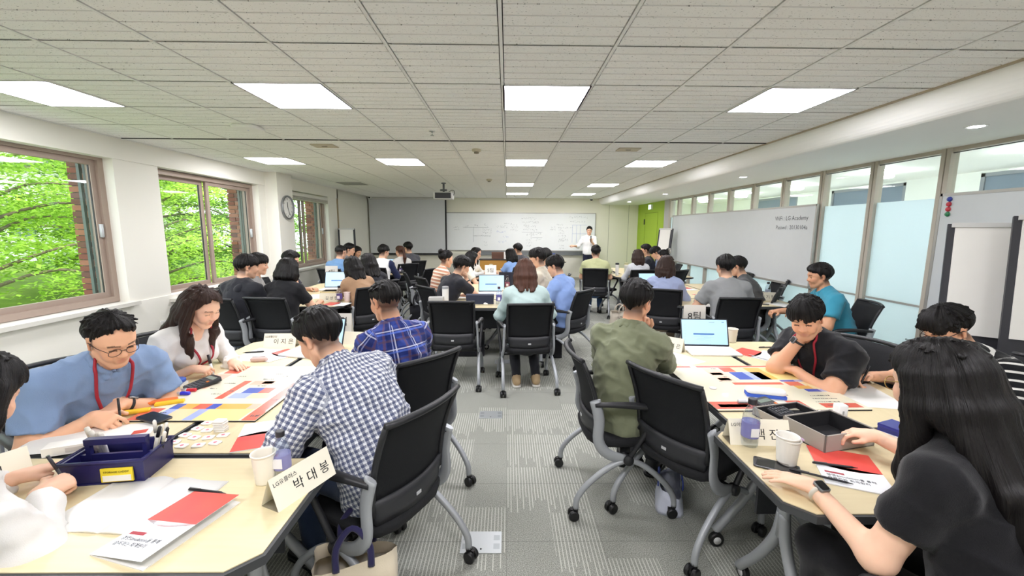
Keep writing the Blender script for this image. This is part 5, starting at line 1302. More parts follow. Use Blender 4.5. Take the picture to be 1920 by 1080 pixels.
for i, (x, y) in enumerate(_tl):
    t = empty('game_tile', 'small white game tile with a red symbol lying flat on the table', 'tile', (x, y, TH), R(rnd.uniform(-14, 14)), 'white game tiles'); MB().rbox(-.022, .022, -.016, .016, 0, .006, .006).build('tile_body', mat('f3f1ec', .4), t); MB().lathe([(.007, .006), (.007, .0066), (.005, .0066)], 12).build('red_symbol', mat('d8788a', .5), t)
for k in range(6):
    t = empty('game_tile', 'white game tile in the small stack beside the red booklet', 'tile', (-1.275+rnd.uniform(-.002, .002), 1.765, TH+.0085*k), R(rnd.uniform(-5, 5)), 'stacked game tiles'); MB().rbox(-.024, .024, -.018, .018, 0, .0085, .006).build('tile_body', mat('f3f1ec', .4), t)
booklet(-1.075, 1.73, 200, 'red covered booklet lying by the checked sleeve', 0., False, .18, .26)
eraser(-1.94, 2.31, 3, 'blue topped board eraser by the white cardigan', '3f66cc', 'e6e8ea', TH, .17)
calculator(-1.73, 2.29, -28, 'black desk calculator on the corner of the game board', TH+.009)
pen(-1.82, 2.185, 6, 'whiteboard marker with red cap beside the calculator', 'c8202c', TH+.009, .12, .0095, 0, 'd01f2d', 'marker')
pen(-1.82, 2.145, 2, 'whiteboard marker with blue cap beside the calculator', '2a35c8', TH+.009, .12, .0095, 0, '2a32d0', 'marker')
for x, y, rz, c, lb in ((-1.80, 1.93, 24, 'efc528', 'yellow foam block nearest the phone'), (-1.715, 2.035, 26, 'efc528', 'yellow foam block beside the orange one'), (-1.765, 2.055, 28, 'ee7a35', 'orange foam block between yellow ones')):
    t = empty('foam_block', lb, 'block', (x, y, TH+.009), R(rz), 'coloured foam blocks'); MB().rbox(-.06, .06, -.016, .016, 0, .014, .004, 2, None, .002).build('block_body', mat(c, .5), t); MB().box(-.05, .05, -.012, .012, .014, .0143).build('top_print', mat(c, .4), t)
laptop(-1.42, 2.93, -14, 'open white laptop behind the checked shirt', True)
name_card(-1.73, 3.12, 2, '이 지 은', 'LG생활건강', 'folded name card left of the white laptop', .24, .1)
sheet_paper(-1.784, 2.896, -10, 'stack of white paper by the ruffled cuff', .2, .28, None, .004)
booklet(-1.62, 2.88, -30, 'closed booklet showing a red corner beside the laptop', 0, False, .19, .26)
pen(-1.902, 2.921, 12, 'black pen lying on the white paper stack', '1b1b1e', TH+.003)
ec = empty('fabric_case', 'small pink fabric pencil case beside the laptop', 'case', (-1.68, 2.745, TH), R(10)); MB().lathe([(.004, -.055), (.016, -.045), (.018, 0), (.015, .045), (.004, .055)], 14, T(0, 0, .015, ry=R(90))).build('case_body', fabric('d9bdb6'), ec); MB().tube([(-.04, 0, .033), (.04, 0, .033)], .002, 5).build('zip', mat('a88d87', .5), ec)
name_card(-1.18, 3.2, -4, '', '', 'folded name card between laptop and tartan shirt', .2, .095)
team_sign(-1.32, 3.26, 0, '7팀', 'white team sign at the far end of the checked shirt table', TH, .23)
bag(-.60, 1.5, 14, 'canvas tote bag with navy handle under the near table corner', 'd9cdb6', .32, .16, .34, 0, '2d2a52', .2)

# --- table of the olive shirt
laptop(1.52, 2.99, -3, 'open white laptop before the grey tee', True, 'eceded', .36, .218)
team_sign(1.49, 3.24, -4, '8팀', 'white team sign behind the open white laptop', TH, .31, .17)
name_card(1.235, 3.05, -42, '문 경 은', '', 'folded name card left of the open white laptop', .2, .1)
cup(1.825, 3.271, 'cream paper cup right of the open white laptop', TH, .11)
sheet_paper(1.216, 2.817, 30, 'white sheet next to the olive sleeve', .21, .26)
mouse(1.17, 2.9, 20, 'white mouse beside the olive sleeve')
booklet(1.818, 2.922, 38, 'red booklet pushed towards the black tee', 0, False, .2, .28)
pen(2.071, 3.089, 184, 'black pen across the red booklet', '1d1d20', TH+.005)
sheet_paper(1.9, 2.83, 30, 'crumpled white handout under the black tee elbow', .2, .28, None, .01)
sheet_paper(1.97, 2.70, 24, 'pale pink sheet beside the white mouse', .15, .2, mat('f0dcd8', .8), .006, TH+.002)
mouse(1.93, 2.64, 62, 'white mouse in front of the black tee elbow')
eraser(1.40, 2.14, -16, 'white board eraser with blue felt on the game board', 'f0f2f4', '4266d0', TH+.009, .19)
pen(1.2, 2.045, -2, 'whiteboard marker lying on the edge of the game board', '3a3030', TH+.009, .13, .0105, 0, '4a3c3c', 'marker')
calculator(1.33, 1.97, 22, 'black calculator half under the board eraser', TH+.010)
nap = empty('round_token', 'clear round token on the cream game board', 'token', (1.17, 2.25, TH+.009)); MB().lathe([(.018, 0), (.02, .003), (.018, .006), (.001, .006)], 20).build('disc', mat('f6f2f8', .15, coat=.5), nap); MB().lathe([(.012, .006), (.012, .0066), (.001, .0066)], 16).build('disc_centre', mat('ffffff', .2), nap)
name_card(1.075, 1.675, -4, '백 진 우', 'LG이노텍', 'folded name card behind the water bottle on the right table', .25, .1, TH, .05)
bottle(1.025, 1.642, 'clear water bottle with dark cap before the grey box', TH, '2a2a30', '7c7cb4', 1.05)
cup(1.089, 1.496, 'white paper cup before the grey gift box', TH, .105, mat('f2f0ea', .6)); cup(1.083, 1.497, 'white paper cup nested inside another before the grey box', TH+.012, .105, mat('f2f0ea', .6))
def open_box(x, y, rz, label, w, d, h, out='a39d95', inn='17171b'):
    t = empty('open_box', label, 'box', (x, y, TH), R(rz), 'grey open boxes'); th = .006
    MB().box(-w/2, w/2, -d/2, d/2, 0, .005).build('box_floor', mat(inn, .9), t)
    for nm, b in (('wall', (-w/2, w/2, -d/2, -d/2+th)), ('wall', (-w/2, w/2, d/2-th, d/2)), ('wall', (-w/2, -w/2+th, -d/2, d/2)), ('wall', (w/2-th, w/2, -d/2, d/2))): MB().box(*b, 0, h).build('box_wall', mat(out, .7), t)
    MB().box(-w/2+th, w/2-th, -d/2+th, -d/2+th+.004, .005, h-.004).box(-w/2+th, w/2-th, d/2-th-.004, d/2-th, .005, h-.004).box(-w/2+th, -w/2+th+.004, -d/2+th, d/2-th, .005, h-.004).box(w/2-th-.004, w/2-th, -d/2+th, d/2-th, .005, h-.004).build('lining', mat(inn, .95), t)
open_box(1.4, 1.70, 14, 'open grey gift box with black lining', .27, .2, .075)
open_box(1.36, 1.895, 14, 'flat grey box lid behind the gift box', .27, .15, .04)
pk = tag(MB().rbox(-.04, .04, -.016, .016, 0, .012, .014, 4, None, .003).build('sticker_roll', mat('d7b9dc', .4), None, (1.30, 1.68, TH+.0055), (0, 0, R(20))), 'lilac oval sticker case inside the grey gift box', 'case')
pwr = empty('power_strip', 'white power strip with round sockets beside the gift box', 'power strip', (1.585, 1.76, TH), R(-64)); MB().rbox(-.17, .17, -.028, .028, 0, .032, .012, 3, None, .005).build('housing', mat('f1f0ec', .4), pwr)
for k in range(3): MB().lathe([(.019, .032), (.019, .0335), (.016, .0335), (.016, .033), (.001, .033)], 16, T(.02+.05*k, 0, 0)).build('socket', mat('d4d3ce', .5), pwr)
chg = empty('charger', 'white block charger plugged into the power strip', 'charger', (1.60, 1.88, TH+.0)); MB().rbox(-.024, .024, -.02, .02, 0, .078, .006, 3, None, .004).build('charger_body', mat('f2f1ee', .4), chg); MB().box(-.004, .004, -.0205, -.02, .02, .05).build('rating_print', mat('a9a9a6', .6), chg)
phone(1.035, 1.475, 60, 'phone under the ringed fingers at the table corner')
booklet(1.30, 1.46, -24, 'course booklet with a red top and two pens on it', 0, True, .21, .29)
pen(1.330, 1.452, 165, 'slim black pen across the red cover', '18181b', TH+.006, .15, .0045)
pen(1.231, 1.353, 150, 'dark pencil at the edge of the red topped booklet', '23242c', TH+.006, .19, .004)
sheet_paper(1.93, 2.22, -10, 'big white sheet under the striped writer', .36, .42, None, .003)
bbx = empty('blue_box', 'glossy navy box behind the long black hair', 'box', (1.70, 1.70, TH), R(20)); MB().box(-.05, .05, -.04, .04, 0, .06).build('box_body', mat('2c2f78', .25), bbx); MB().box(-.051, .051, -.041, .041, .05, .062).build('box_lid', mat('33368a', .25), bbx)
bottle(2.263, 1.797, 'water bottle with white cap beside the striped tee', TH, 'eeeeee', '8fa0c4', 1.1)
name_card(2.14, 2.78, 100, '', '', 'folded name card under the black tee elbow', .2, .09)
hb = bag(3.05, 3.25, 20, 'black handbag with twin loop handles by the glass wall', '1b1b1f', .42, .16, .42, 0, '1b1b1f', .3)
bag(.98, 2.3, 70, 'blue and white shopping bag under the olive table', 'c9cede', .3, .16, .13, 0, '3b4fa0', .25)

# --- table of the black hoodie
laptop(-2.55, 6.1, 4, 'open laptop glowing behind the black tee woman', True, 'dadcde', .36, .25)
team_sign(-2.72, 6.45, 0, '4팀', 'white team sign beyond the glowing laptop', TH, .32, .19)
bottle(-2.04, 5.02, 'water bottle with violet label between cup and name card', TH, '232230', '5b4a86', 1.05)
cup(-1.98, 5.1, 'pink tinted paper cup at the table corner', TH, .115, mat('f1dcd6', .7)); name_card(-2.2, 5.12, 2, '김 성 현', '', 'folded name card behind the violet labelled bottle', .24, .1)
booklet(-2.03, 4.9, 82, 'red booklet at the corner of the hoodie table', 0, False, .2, .28)
sheet_paper(-2.45, 5.5, 20, 'white papers spread in front of the glowing laptop', .3, .4); open_box(-2.35, 5.62, 4, 'low beige tray box before the glowing laptop', .3, .2, .06, 'd8c79a', '2b2a28')
sheet_paper(-2.75, 5.15, -15, 'white handout beside the black tee woman', .22, .3)
# --- table by the projection screen
bottle(-2.13, 8.3, 'water bottle with violet label at the ponytail table corner', TH, '232230', '5b4a86', 1.0); name_card(-2.2, 8.5, 0, '김 지 연', '', 'folded name card behind the ponytail table bottle', .2, .09)
laptop(-2.55, 9.1, 10, 'glowing laptop between raglan tee and ponytail', False, 'dadcde', .34, .23)
fb = empty('yellow_folder', 'yellow folder standing before the white top', 'folder', (-2.95, 8.75, TH), R(10)); MB().box(-.12, .12, -.004, .004, 0, .2, T(rx=R(-14))).build('front_cover', mat('d9d25a', .6), fb); MB().box(-.12, .12, .02, .026, 0, .2, T(rx=R(-8))).build('back_cover', mat('cfc84e', .6), fb)
# --- table of the mint blouse
tumbler(-.74, 4.93, 'white tumbler with steel lid beside the grey carton', 'e9e8e4', 'a7a9ac', .22, .04)
def closed_box(x, y, rz, label, w, d, h, c, z=TH):
    t = empty('carton', label, 'box', (x, y, z), R(rz)); MB().box(-w/2, w/2, -d/2, d/2, 0, h*.97).build('carton_body', mat(c, .6), t); MB().box(-w/2-.003, w/2+.003, -d/2-.003, d/2+.003, h*.62, h).build('carton_lid', mat(c, .55), t)
closed_box(-.84, 4.86, 4, 'pale grey carton at the corner of the mint table', .16, .13, .1, 'b9b8b4')
laptop(-.22, 5.75, 2, 'open laptop with pale blue screen facing the empty chair', True, 'e3e4e6', .37, .25)
closed_box(-.33, 5.0, 2, 'low glossy navy case before the empty chair', .33, .12, .11, '232a40')
laptop(.05, 6.55, 176, 'navy laptop lid behind the pale blue screen', False, '1f2a44', .34, .24, 104)
bottle(-.10, 4.95, 'water bottle with violet label beside the low navy case', TH, '4a2b3a', '5d5a9c', 1.08); cup(.0, 5.1, 'white paper cup left of the mint sleeve', TH, .11); cup(-.03, 5.22, 'taller white cup behind the violet labelled bottle', TH, .135)
bottle(.0, 6.2, 'water bottle with maroon label beside the navy lid', TH, '2b2530', '8c4a60', 1.05)
name_card(-.62, 5.95, 8, '이 보 라', '', 'folded name card left of the pale blue screen', .2, .1); sheet_paper(-.6, 5.55, 20, 'white papers under the chin resting man', .3, .34)
closed_box(-.18, 7.1, 0, 'pale carton carrying the five sign', .55, .2, .12, 'c9c8c2'); team_sign(-.28, 6.92, 0, '5팀', 'white team sign propped on the pale carton', TH, .3, .19)
closed_box(.28, 5.5, 10, 'small beige snack box beside the cream shirt', .1, .08, .05, 'd9b9a0'); mouse(-.27, 4.97, 80, 'white mouse before the low navy case')
# --- lectern table
lc = empty('lectern', 'wooden lectern panel standing on the far middle table', 'lectern', (-.2, 9.25, TH)); MB().box(-.4, .4, -.15, .15, 0, .22).build('wood_panel', mat('b98a3c', .5), lc); MB().box(-.42, .42, -.17, .17, .22, .24).build('wood_top', mat('2e2a26', .5), lc)
team_sign(.0, 9.2, 0, '2팀', 'white team sign standing on the wooden lectern', TH+.24, .16, .16); closed_box(-.2, 9.28, 0, 'brown monitor back on the wooden lectern', .3, .06, .15, '6b4a3a', TH+.24)
tumbler(-.33, 8.35, 'cream tumbler before the wooden lectern', 'e9dfae', 'd9d2b0', .2, .04); cup(-.1, 8.4, 'white cup before the wooden lectern', TH, .1); bottle(.08, 8.38, 'grey shaker bottle before the sky blue tee', TH, '8d8f92', 'c9ccd0', 1.0)
# --- table of the pale green tee
tumbler(2.16, 8.15, 'white sports bottle with black cap by the pale green tee', 'e3e6e8', '2b2d30', .25, .036); tumbler(2.38, 8.3, 'cream sports bottle with loop cap by the grey knit', 'e2e0c0', 'cfcda8', .25, .04)
tumbler(2.29, 7.98, 'clear frosted bottle at the corner of the green tee table', 'c9cdc4', 'dcdcd4', .22, .036); cup(2.05, 8.2, 'cream cup behind the white sports bottle', TH, .12)
name_card(2.47, 8.0, -4, '박 시 은', '', 'folded name card beside the clear frosted bottle', .2, .09); sheet_paper(2.5, 8.35, 12, 'white handouts before the grey knit', .3, .3)
bnn = tag(MB().tube(arc([(-.07, 0, .02), (-.03, .02, .022), (.03, .02, .022), (.08, -.005, .018)], 4), [.006]+[.017]*11+[.006], 8).build('snack_pouch', mat('c9a62c', .5), None, (2.38, 7.93, TH)), 'yellow and black snack pouch at the table edge', 'snack')
# --- table of the grey tee
laptop(2.18, 6.1, 2, 'open laptop with white dialogs beside the lilac shirt', True, 'e3e4e6', .36, .25); team_sign(2.5, 6.5, -4, '6팀', 'white team sign beyond the lilac shirt', TH, .32, .19)
name_card(2.47, 5.12, -2, '김 용 세', '', 'folded name card left of the plain grey tee', .24, .105); sheet_paper(2.4, 4.98, -20, 'white handout hanging near the lilac elbow', .22, .3)
name_card(3.35, 5.32, -10, '김 기 현', '', 'folded name card before the teal polo', .26, .105); bottle(3.5, 5.5, 'water bottle behind the teal polo table card', TH, '2a2a30', 'aab4c4', 1.08)
pen(2.9, 6.0, 4, 'black marker lying beside the lilac shirt', '1c1c1f', TH, .14, .009, 0, '1c1c1f', 'marker'); closed_box(2.98, 5.6, 5, 'small grey box before the plain grey tee', .12, .14, .07, 'a5a49f')
booklet(2.75, 6.3, 10, 'red edged booklet beyond the black marker', 0, False); sheet_paper(3.35, 4.98, 10, 'white sheet under the teal polo writing hand', .22, .3); booklet(2.72, 5.65, 14, 'open handout beside the small grey box', 0, False)
phone(3.12, 5.0, 70, 'black phone on the table between grey tee and teal polo')
bag(1.93, 6.9, 16, 'white canvas bag with a doodle print on the floor', 'd6cdbd', .4, .16, .25, 0, 'd6cdbd', .35, True)
bag(-1.5, 4.2, 30, 'slumped khaki backpack on the floor behind the tartan shirt', '8b8272', .3, .2, .36, 0, '5b5548', .25)
bag(-1.45, 6.7, 0, 'black backpack hanging near the black jacket', '1e1f24', .28, .2, .40, 0, '1e1f24', .25)
bag(.55, 5.15, 0, 'black laptop bag standing under the mint table', '1d1e22', .3, .12, .34, 0, '1d1e22', .1); bag(-.5, 5.25, 0, 'dark duffel bag under the mint table', '202126', .42, .2, .3, 0, '202126', .2)

# floor boxes
for x, y, w, lb in ((-.13, 1.965, .21, 'pale metal floor box plate in the aisle by the tote bag'), (-.14, 3.47, .2, 'pale metal floor box plate in the aisle by the tartan shirt'), (1.65, 6.35, .2, 'pale metal floor box plate near the doodle bag'), (-.05, 4.95, .2, 'pale metal floor box plate under the mint table')):
    t = empty('floor_box', lb, 'floor box', (x, y, 0)); d = w*.72; MB().rbox(-w/2, w/2, -d/2, d/2, 0, .004, .004).build('plate', mat('c3c8ca', .35, .5), t)
    lid = MB()
    for s_ in (-1, 1):
        for q in (-1, 1): lid.box(s_*w*.38-.016, s_*w*.38+.016, q*d*.2-.018, q*d*.2+.018, .004, .0046)
    lid.build('hatch', mat('aab0b3', .35, .5), t); MB().lathe([(.005, .004), (.005, .0052), (.001, .0052)], 12, T(0, -d*.32, 0)).build('finger_hole', BLACK, t)
# ------------------------------------------------------------------ the people
TB = lambda x=.15, y=.40, z=.755, pose='relax', **k: dict(p=(x, y, z), pose=pose, **k)
CH = lambda q, y=.2, z=1.02, **k: dict(p=(.07*q, y, z), pose='fist', d=(-.3*q, .1, .9), up=(.2*q, .9, 0), pole=(.5*q, .3, -.9), **k)
PEOPLE = [
 # --- group with the checked shirt
 dict(label='man in slate blue polo and round glasses writing beside the window', x=-2.152, y=2.030, face=-112, lean=31, head=(14, 0, 4), top='7d95b8', sleeve='short', collar='polo', hair='crop', lod='hi', bulk=1.2, scale=1.0,
      RH=TB(.10, .355, .765, 'pen', d=(-.15, .9, -.15), up=(.5, 0, .85)), LH=TB(-.03, .29, .765, 'curl', d=(.95, .25, -.1), pole=(-.8, .1, -.6)), glasses='thin', watch=(-1, 'black'), lanyard='a01d30', skin='e8b694', chair=True),
 dict(label='woman in white cardigan with long dark hair writing with a marker', x=-2.144, y=2.620, face=-102, lean=20, head=(20, 0, 3), top='e0dedb', sleeve='roll', fem=True, hair='long', hcol='dark', lod='hi', scale=.97, hairlen=.30,
      RH=TB(.13, .29, .775, 'pen', d=(-.45, .85, -.15), up=(.3, 0, .9)), LH=TB(-.07, .37, .755, 'flat', d=(.35, .9, -.05)), lanyard='a01d30', skin='f0c4a8', chair=True),
 dict(label='man in navy and white checked shirt bent over the table', x=-0.544, y=1.740, face=62, lean=32, head=(20, 0, 0), top='GINGHAM', sleeve='long', collar='shirt', hair='short', lod='hi', scale=1.03, bulk=1.12, pants='2b3a56',
      RH=TB(.12, .40, .765, 'curl', d=(-.8, .5, -.1)), LH=TB(-.13, .33, .765, 'curl', d=(.5, .8, -.1), pole=(-.75, -.05, -.65)), chair=True),
 dict(label='man in blue tartan shirt sitting with his back to the aisle', x=-0.615, y=2.430, face=50, lean=14, head=(8, 0, 0), top='TARTAN', sleeve='long', collar='shirt', hair='crop', lod='hi', bulk=1.05, RH=TB(), LH=TB(-.15), pants='23262e', skin='d9a584', chair=True),
 dict(label='person in loose white shirt writing at the near table end', x=-1.620, y=0.902, face=-10, ylim=.08, lean=22, head=(20, 0, 0), top='dfdedb', sleeve='long', fem=True, hair='bob', lod='hi', scale=.98, bulk=1.05,
      RH=TB(.08, .36, .78, 'pen', d=(-.1, .95, -.05), up=(.5, 0, .85), pole=(.75, -.35, -.6)), LH=TB(-.14, .42, .765, 'flat', d=(.3, .9, 0)), skin='ecc0a4', chair=True),
 # --- group with the olive shirt
 dict(label='man in olive green shirt resting his chin on his hand', x=0.674, y=2.370, face=-38, lean=16, head=(4, -4, 0), top='7c8168', sleeve='long', collar='shirt', hair='fringe', lod='hi', scale=1.0, RH=CH(1, .22, .99), LH=TB(-.05, .38, .77, 'flat', d=(.9, .4, 0)), pants='25272c', skin='e0ab8a', chair=(-88, .67, 2.42)),
 dict(label='man in black tee with red lanyard covering his mouth with a fist', x=2.128, y=2.540, face=104, lean=31, head=(12, 28, 8), top='1d1e22', sleeve='short', hair='fringe', lod='hi', bulk=1.12, collar='crew',
      RH=dict(p=(.0, .34, .97), pose='fist', d=(-.35, .2, .9), up=(.2, .9, .2), pole=(.2, .5, -.9)), LH=TB(.0, .36, .765, 'relax', d=(.9, .3, 0), pole=(-.9, .2, -.5)), watch=(1, 'black'), lanyard='a01d30', skin='e6b08e', chair=True),
 dict(label='curly haired man in black and white striped tee writing', x=2.741, y=2.160, face=84, lean=30, head=(20, 5, 0), top='STRIPES', sleeve='short', hair='curly', lod='hi', glasses='thick', RH=TB(.1, .62, .775, 'pen', d=(-.1, .95, -.15), up=(.6, 0, .8)), LH=TB(-.16, .42, .765, 'flat', d=(.4, .8, 0)), skin='e6b392', chair=True),
 dict(label='woman in black blouse with long black hair and a wrist watch', x=1.337, y=0.970, face=18, lean=16, head=(10, -4, 0), top='17171a', sleeve='short', fem=True, hair='long', hcol='black', lod='hi', scale=1.0, hairlen=.42, bulk=1.08,
      LH=dict(p=(-.19, .40, .765), pose='flat', d=(-.55, .83, 0), pole=(-.3, -.7, -.7)), RH=dict(p=(.33, .52, .80), pose='relax', d=(-.7, .7, 0)), watch=(-1, 'pale'), glasses='gold', skin='f0c6aa', pants='141417', chair=True),
 dict(label='person in pale grey blue shirt at the end of the near table', x=2.195, y=0.970, face=16, lean=14, head=(8, 0, 0), top='a8b3c2', sleeve='short', hair='short', lod='hi', RH=TB(), LH=dict(p=(-.2, .42, .90), pose='curl', d=(-.6, .5, .4), pole=(-.6, -.2, -.8)), pants='3d5478', chair=True),
 # --- group with the black hoodie
 dict(label='man in black hooded sweatshirt turned towards the table', x=-2.886, y=4.420, face=-18, lean=10, head=(4, -28, 0), top='23242a', sleeve='long', hair='fringe', scale=1.0, bulk=1.1, RH=TB(), LH=TB(-.15), pants='2c3c5e', chair=True, hood=True),
 dict(label='man in grey shirt behind the black hoodie seen in profile', x=-3.120, y=4.950, face=-70, lean=12, head=(2, 0, 0), top='9b9c9c', sleeve='long', hair='fringe', RH=TB(), LH=TB(-.15), chair=True),
 dict(label='man in dark navy tee holding his hand to his face', x=-3.192, y=5.800, face=-85, lean=14, head=(10, 0, 0), top='272b3a', sleeve='short', hair='short', RH=CH(1, .26, .98), LH=TB(-.1), chair=True),
 dict(label='short haired woman in black tee with a red lanyard', x=-2.451, y=4.450, face=-6, lean=14, head=(10, -8, 0), top='1b1b1e', sleeve='short', fem=True, hair='bob', scale=.97, hairlen=.07, bulk=1.12, RH=TB(.2, .42), LH=TB(-.15), lanyard='a01d30', collar='crew', chair=True),
 dict(label='woman in tan knit top with her head bowed over the table', x=-1.801, y=5.200, face=48, lean=22, head=(14, 6, 0), top='b08e70', sleeve='elbow', fem=True, hair='bob', hairlen=.16, scale=.97, RH=TB(), LH=CH(-1, .26, .95), chair=True),
 dict(label='woman in black jacket with long straight black hair', x=-1.837, y=5.800, face=42, lean=20, head=(8, 4, 0), top='26272d', sleeve='long', fem=True, hair='long', hairlen=.2, scale=.96, RH=TB(), LH=TB(-.15), chair=True),
 # --- group by the projection screen
 dict(label='man in denim blue shirt below the far window', x=-3.074, y=7.500, face=-10, lean=12, head=(6, -10, 0), top='6f94bd', sleeve='long', hair='crop', lod='lo', RH=TB(), LH=TB(-.15), chair=True),
 dict(label='man in grey tee half hidden by the denim shirt', x=-3.366, y=8.500, face=-78, lean=12, head=(6, 0, 0), top='8b8d92', sleeve='short', hair='short', lod='lo', RH=TB(), LH=TB(-.15), chair=True),
 dict(label='woman in white top looking down next to the flip chart', x=-3.430, y=9.100, face=-112, lean=16, head=(16, 0, 0), top='e6e4df', sleeve='short', fem=True, hair='bob', hairlen=.03, lod='lo', RH=TB(), LH=TB(-.15), chair=True),
 dict(label='man in white raglan tee with navy sleeves', x=-2.375, y=7.750, face=-8, lean=12, head=(6, -24, 0), top=('t', 'ececea'), sleeve='elbow', sleeve_col='262c4c', hair='fringe', lod='lo', RH=TB(), LH=TB(-.15), pants='55585c', chair=True),
 dict(label='woman in white tee with a long brown ponytail', x=-2.148, y=8.600, face=40, lean=10, head=(4, 8, 0), top='e3e1dc', sleeve='short', fem=True, hair='pony', hcol='brown', hairlen=.36, lod='lo', RH=TB(), LH=TB(-.15), chair=True),
 dict(label='man in charcoal tee beside the ponytailed woman', x=-2.134, y=9.300, face=44, lean=10, head=(4, 10, 0), top='57585e', sleeve='short', hair='short', lod='lo', RH=TB(), LH=TB(-.15), chair=True),
 # --- group with the mint blouse
 dict(label='woman in orange striped tee with a messy hair bun', x=-1.073, y=6.200, face=-58, lean=14, head=(6, 0, 0), top='ORANGE', sleeve='short', fem=True, hair='bun', scale=.97, RH=TB(), LH=TB(-.15), chair=True),
 dict(label='man in black tee raising a hand to his chin', x=-0.834, y=5.250, face=-50, lean=27, head=(10, -6, 0), top='24252c', sleeve='short', hair='fringe', scale=1.0, RH=CH(1, .33, .96), LH=TB(.02, .42, .765, 'curl', d=(.9, .3, 0)), watch=(1, 'black'), chair=True),
 dict(label='woman with long black hair in a cream top behind the black tee', x=-0.790, y=7.000, face=-66, lean=16, head=(14, 0, 0), top='e2ddd2', sleeve='short', fem=True, hair='long', hairlen=.22, RH=TB(), LH=TB(-.15), chair=True),
 dict(label='woman in white blouse facing across the lectern table', x=-0.791, y=8.450, face=-106, lean=14, head=(10, 0, 0), top='e9e7e2', sleeve='long', fem=True, hair='long', hairlen=.2, lod='lo', RH=TB(), LH=TB(-.15), chair=True),
 dict(label='woman in pale mint blouse with straight brown hair', x=0.201, y=4.160, face=6, lean=14, head=(8, 0, 0), top='b3c8c6', sleeve='elbow', fem=True, hair='bob', hcol='brown', hairlen=.17, scale=1.0, bulk=1.12, RH=TB(.2, .4), LH=TB(-.15), pants='26272c', shoes='b59b76', foot_back=.36, chair=True),
 dict(label='man in cream knit shirt looking across the table', x=0.544, y=5.700, face=66, lean=10, head=(4, 14, 0), top='ded5c2', sleeve='long', hair='fringe', scale=1.04, collar='shirt', RH=TB(), LH=TB(-.12), chair=True),
 dict(label='man in light blue polo at the corner of the table', x=0.741, y=5.000, face=52, lean=14, head=(12, 10, 0), top='8fabe3', sleeve='short', hair='fringe', collar='polo', RH=TB(), LH=TB(-.12), chair=True),
 dict(label='man in dark top hidden behind the cream shirt', x=0.711, y=6.550, face=74, lean=10, head=(4, 0, 0), top='3a3c44', sleeve='short', hair='short', lod='lo', RH=TB(), LH=TB(-.12), chair=True),
 # --- group with the wooden lectern
 dict(label='woman with a black bob in a sky blue tee', x=0.169, y=8.000, face=34, lean=16, head=(10, 10, 0), top='93b4e8', sleeve='short', fem=True, hair='bob', hairlen=.13, lod='lo', RH=TB(), LH=TB(-.15, .45), chair=True),
 dict(label='man in charcoal shirt next to the sky blue tee', x=0.352, y=9.000, face=46, lean=14, head=(6, 0, 0), top='4a4b50', sleeve='short', hair='short', lod='lo', RH=TB(), LH=TB(-.12), chair=True),
 # --- group with the pale green tee
 dict(label='man in pale green tee facing the speaker', x=1.646, y=7.750, face=-12, lean=14, head=(2, 6, 0), top='c5c99a', sleeve='short', hair='short', scale=1.0, bulk=1.1, lod='mid', RH=TB(), LH=TB(-.12), pants='3f5a80', chair=True),
 dict(label='woman in ribbed grey knit with long brown hair', x=2.414, y=7.550, face=0, lean=12, head=(6, 0, 0), top='RIB', sleeve='elbow', fem=True, hair='long', hcol='dark', hairlen=.14, lod='mid', RH=TB(), LH=TB(-.12), chair=True),
 dict(label='man in dark navy shirt before the lime green wall', x=3.129, y=8.900, face=62, lean=14, head=(2, 10, 0), top='2c2f38', sleeve='short', hair='short', lod='lo', RH=TB(), LH=TB(-.12), chair=True),
 dict(label='man in light blue shirt bowing his head beside the far easel', x=3.318, y=8.600, face=80, lean=18, head=(22, 0, 0), top='8aa5cf', sleeve='short', hair='fringe', lod='lo', RH=TB(), LH=TB(-.12), chair=True),
 dict(label='woman with dark hair held up by a clear claw clip', x=2.949, y=7.500, face=38, lean=12, head=(8, 20, 0), top='d9d5cb', sleeve='elbow', fem=True, hair='bun', lod='mid', RH=TB(), LH=TB(-.12), chair=True, clip=True),
 # --- group with the grey tee
 dict(label='woman in lilac blue shirt with long dark hair', x=1.958, y=5.150, face=-24, lean=16, head=(8, -6, 0), top='a2aed0', sleeve='long', fem=True, hair='long', hcol='dark', hairlen=.12, scale=.98, bulk=1.1, collar='shirt', RH=TB(.2, .46), LH=TB(-.12), pants='8a7a66', chair=True),
 dict(label='man in plain grey tee seen squarely from behind', x=2.489, y=4.550, face=-4, lean=16, head=(4, 0, 0), top='8f9192', sleeve='short', hair='short', scale=1.03, bulk=1.08, RH=TB(.2, .42), LH=TB(-.2, .42), pants='2a2c31', chair=True),
 dict(label='man in charcoal tee behind the plain grey tee', x=3.283, y=5.350, face=54, lean=24, head=(6, 0, 0), top='58585a', sleeve='short', hair='short', RH=TB(), LH=TB(-.12), chair=True),
 dict(label='man in teal polo in profile before the frosted glass', x=3.397, y=4.130, face=74, lean=20, head=(2, 0, 0), top='3f93ad', sleeve='short', hair='parted', collar='polo', bulk=1.08, RH=TB(.05, .55, .765, 'pen'), LH=TB(-.12), skin='d39f7c', chair=True),
 # --- the speaker
 dict(label='standing man in white shirt pointing at the whiteboard with a microphone', x=2.482, y=12.750, face=172, stand=True, lean=2, head=(2, 0, 0), hunch=1.0, top='f0f0ee', sleeve='roll', hair='parted', collar='shirt', glasses='thin', lod='mid', scale=.985,
      RH=dict(p=(.46, .2, 1.12), pose='point', d=(.9, .2, .15), up=(0, .6, .8), pole=(.2, -.4, -.9)), LH=dict(p=(-.06, .26, 1.26), pose='fist', d=(.3, .2, .9), up=(0, .9, -.2), pole=(-.4, -.1, -.9)), pants='22263a', chair=False),
]
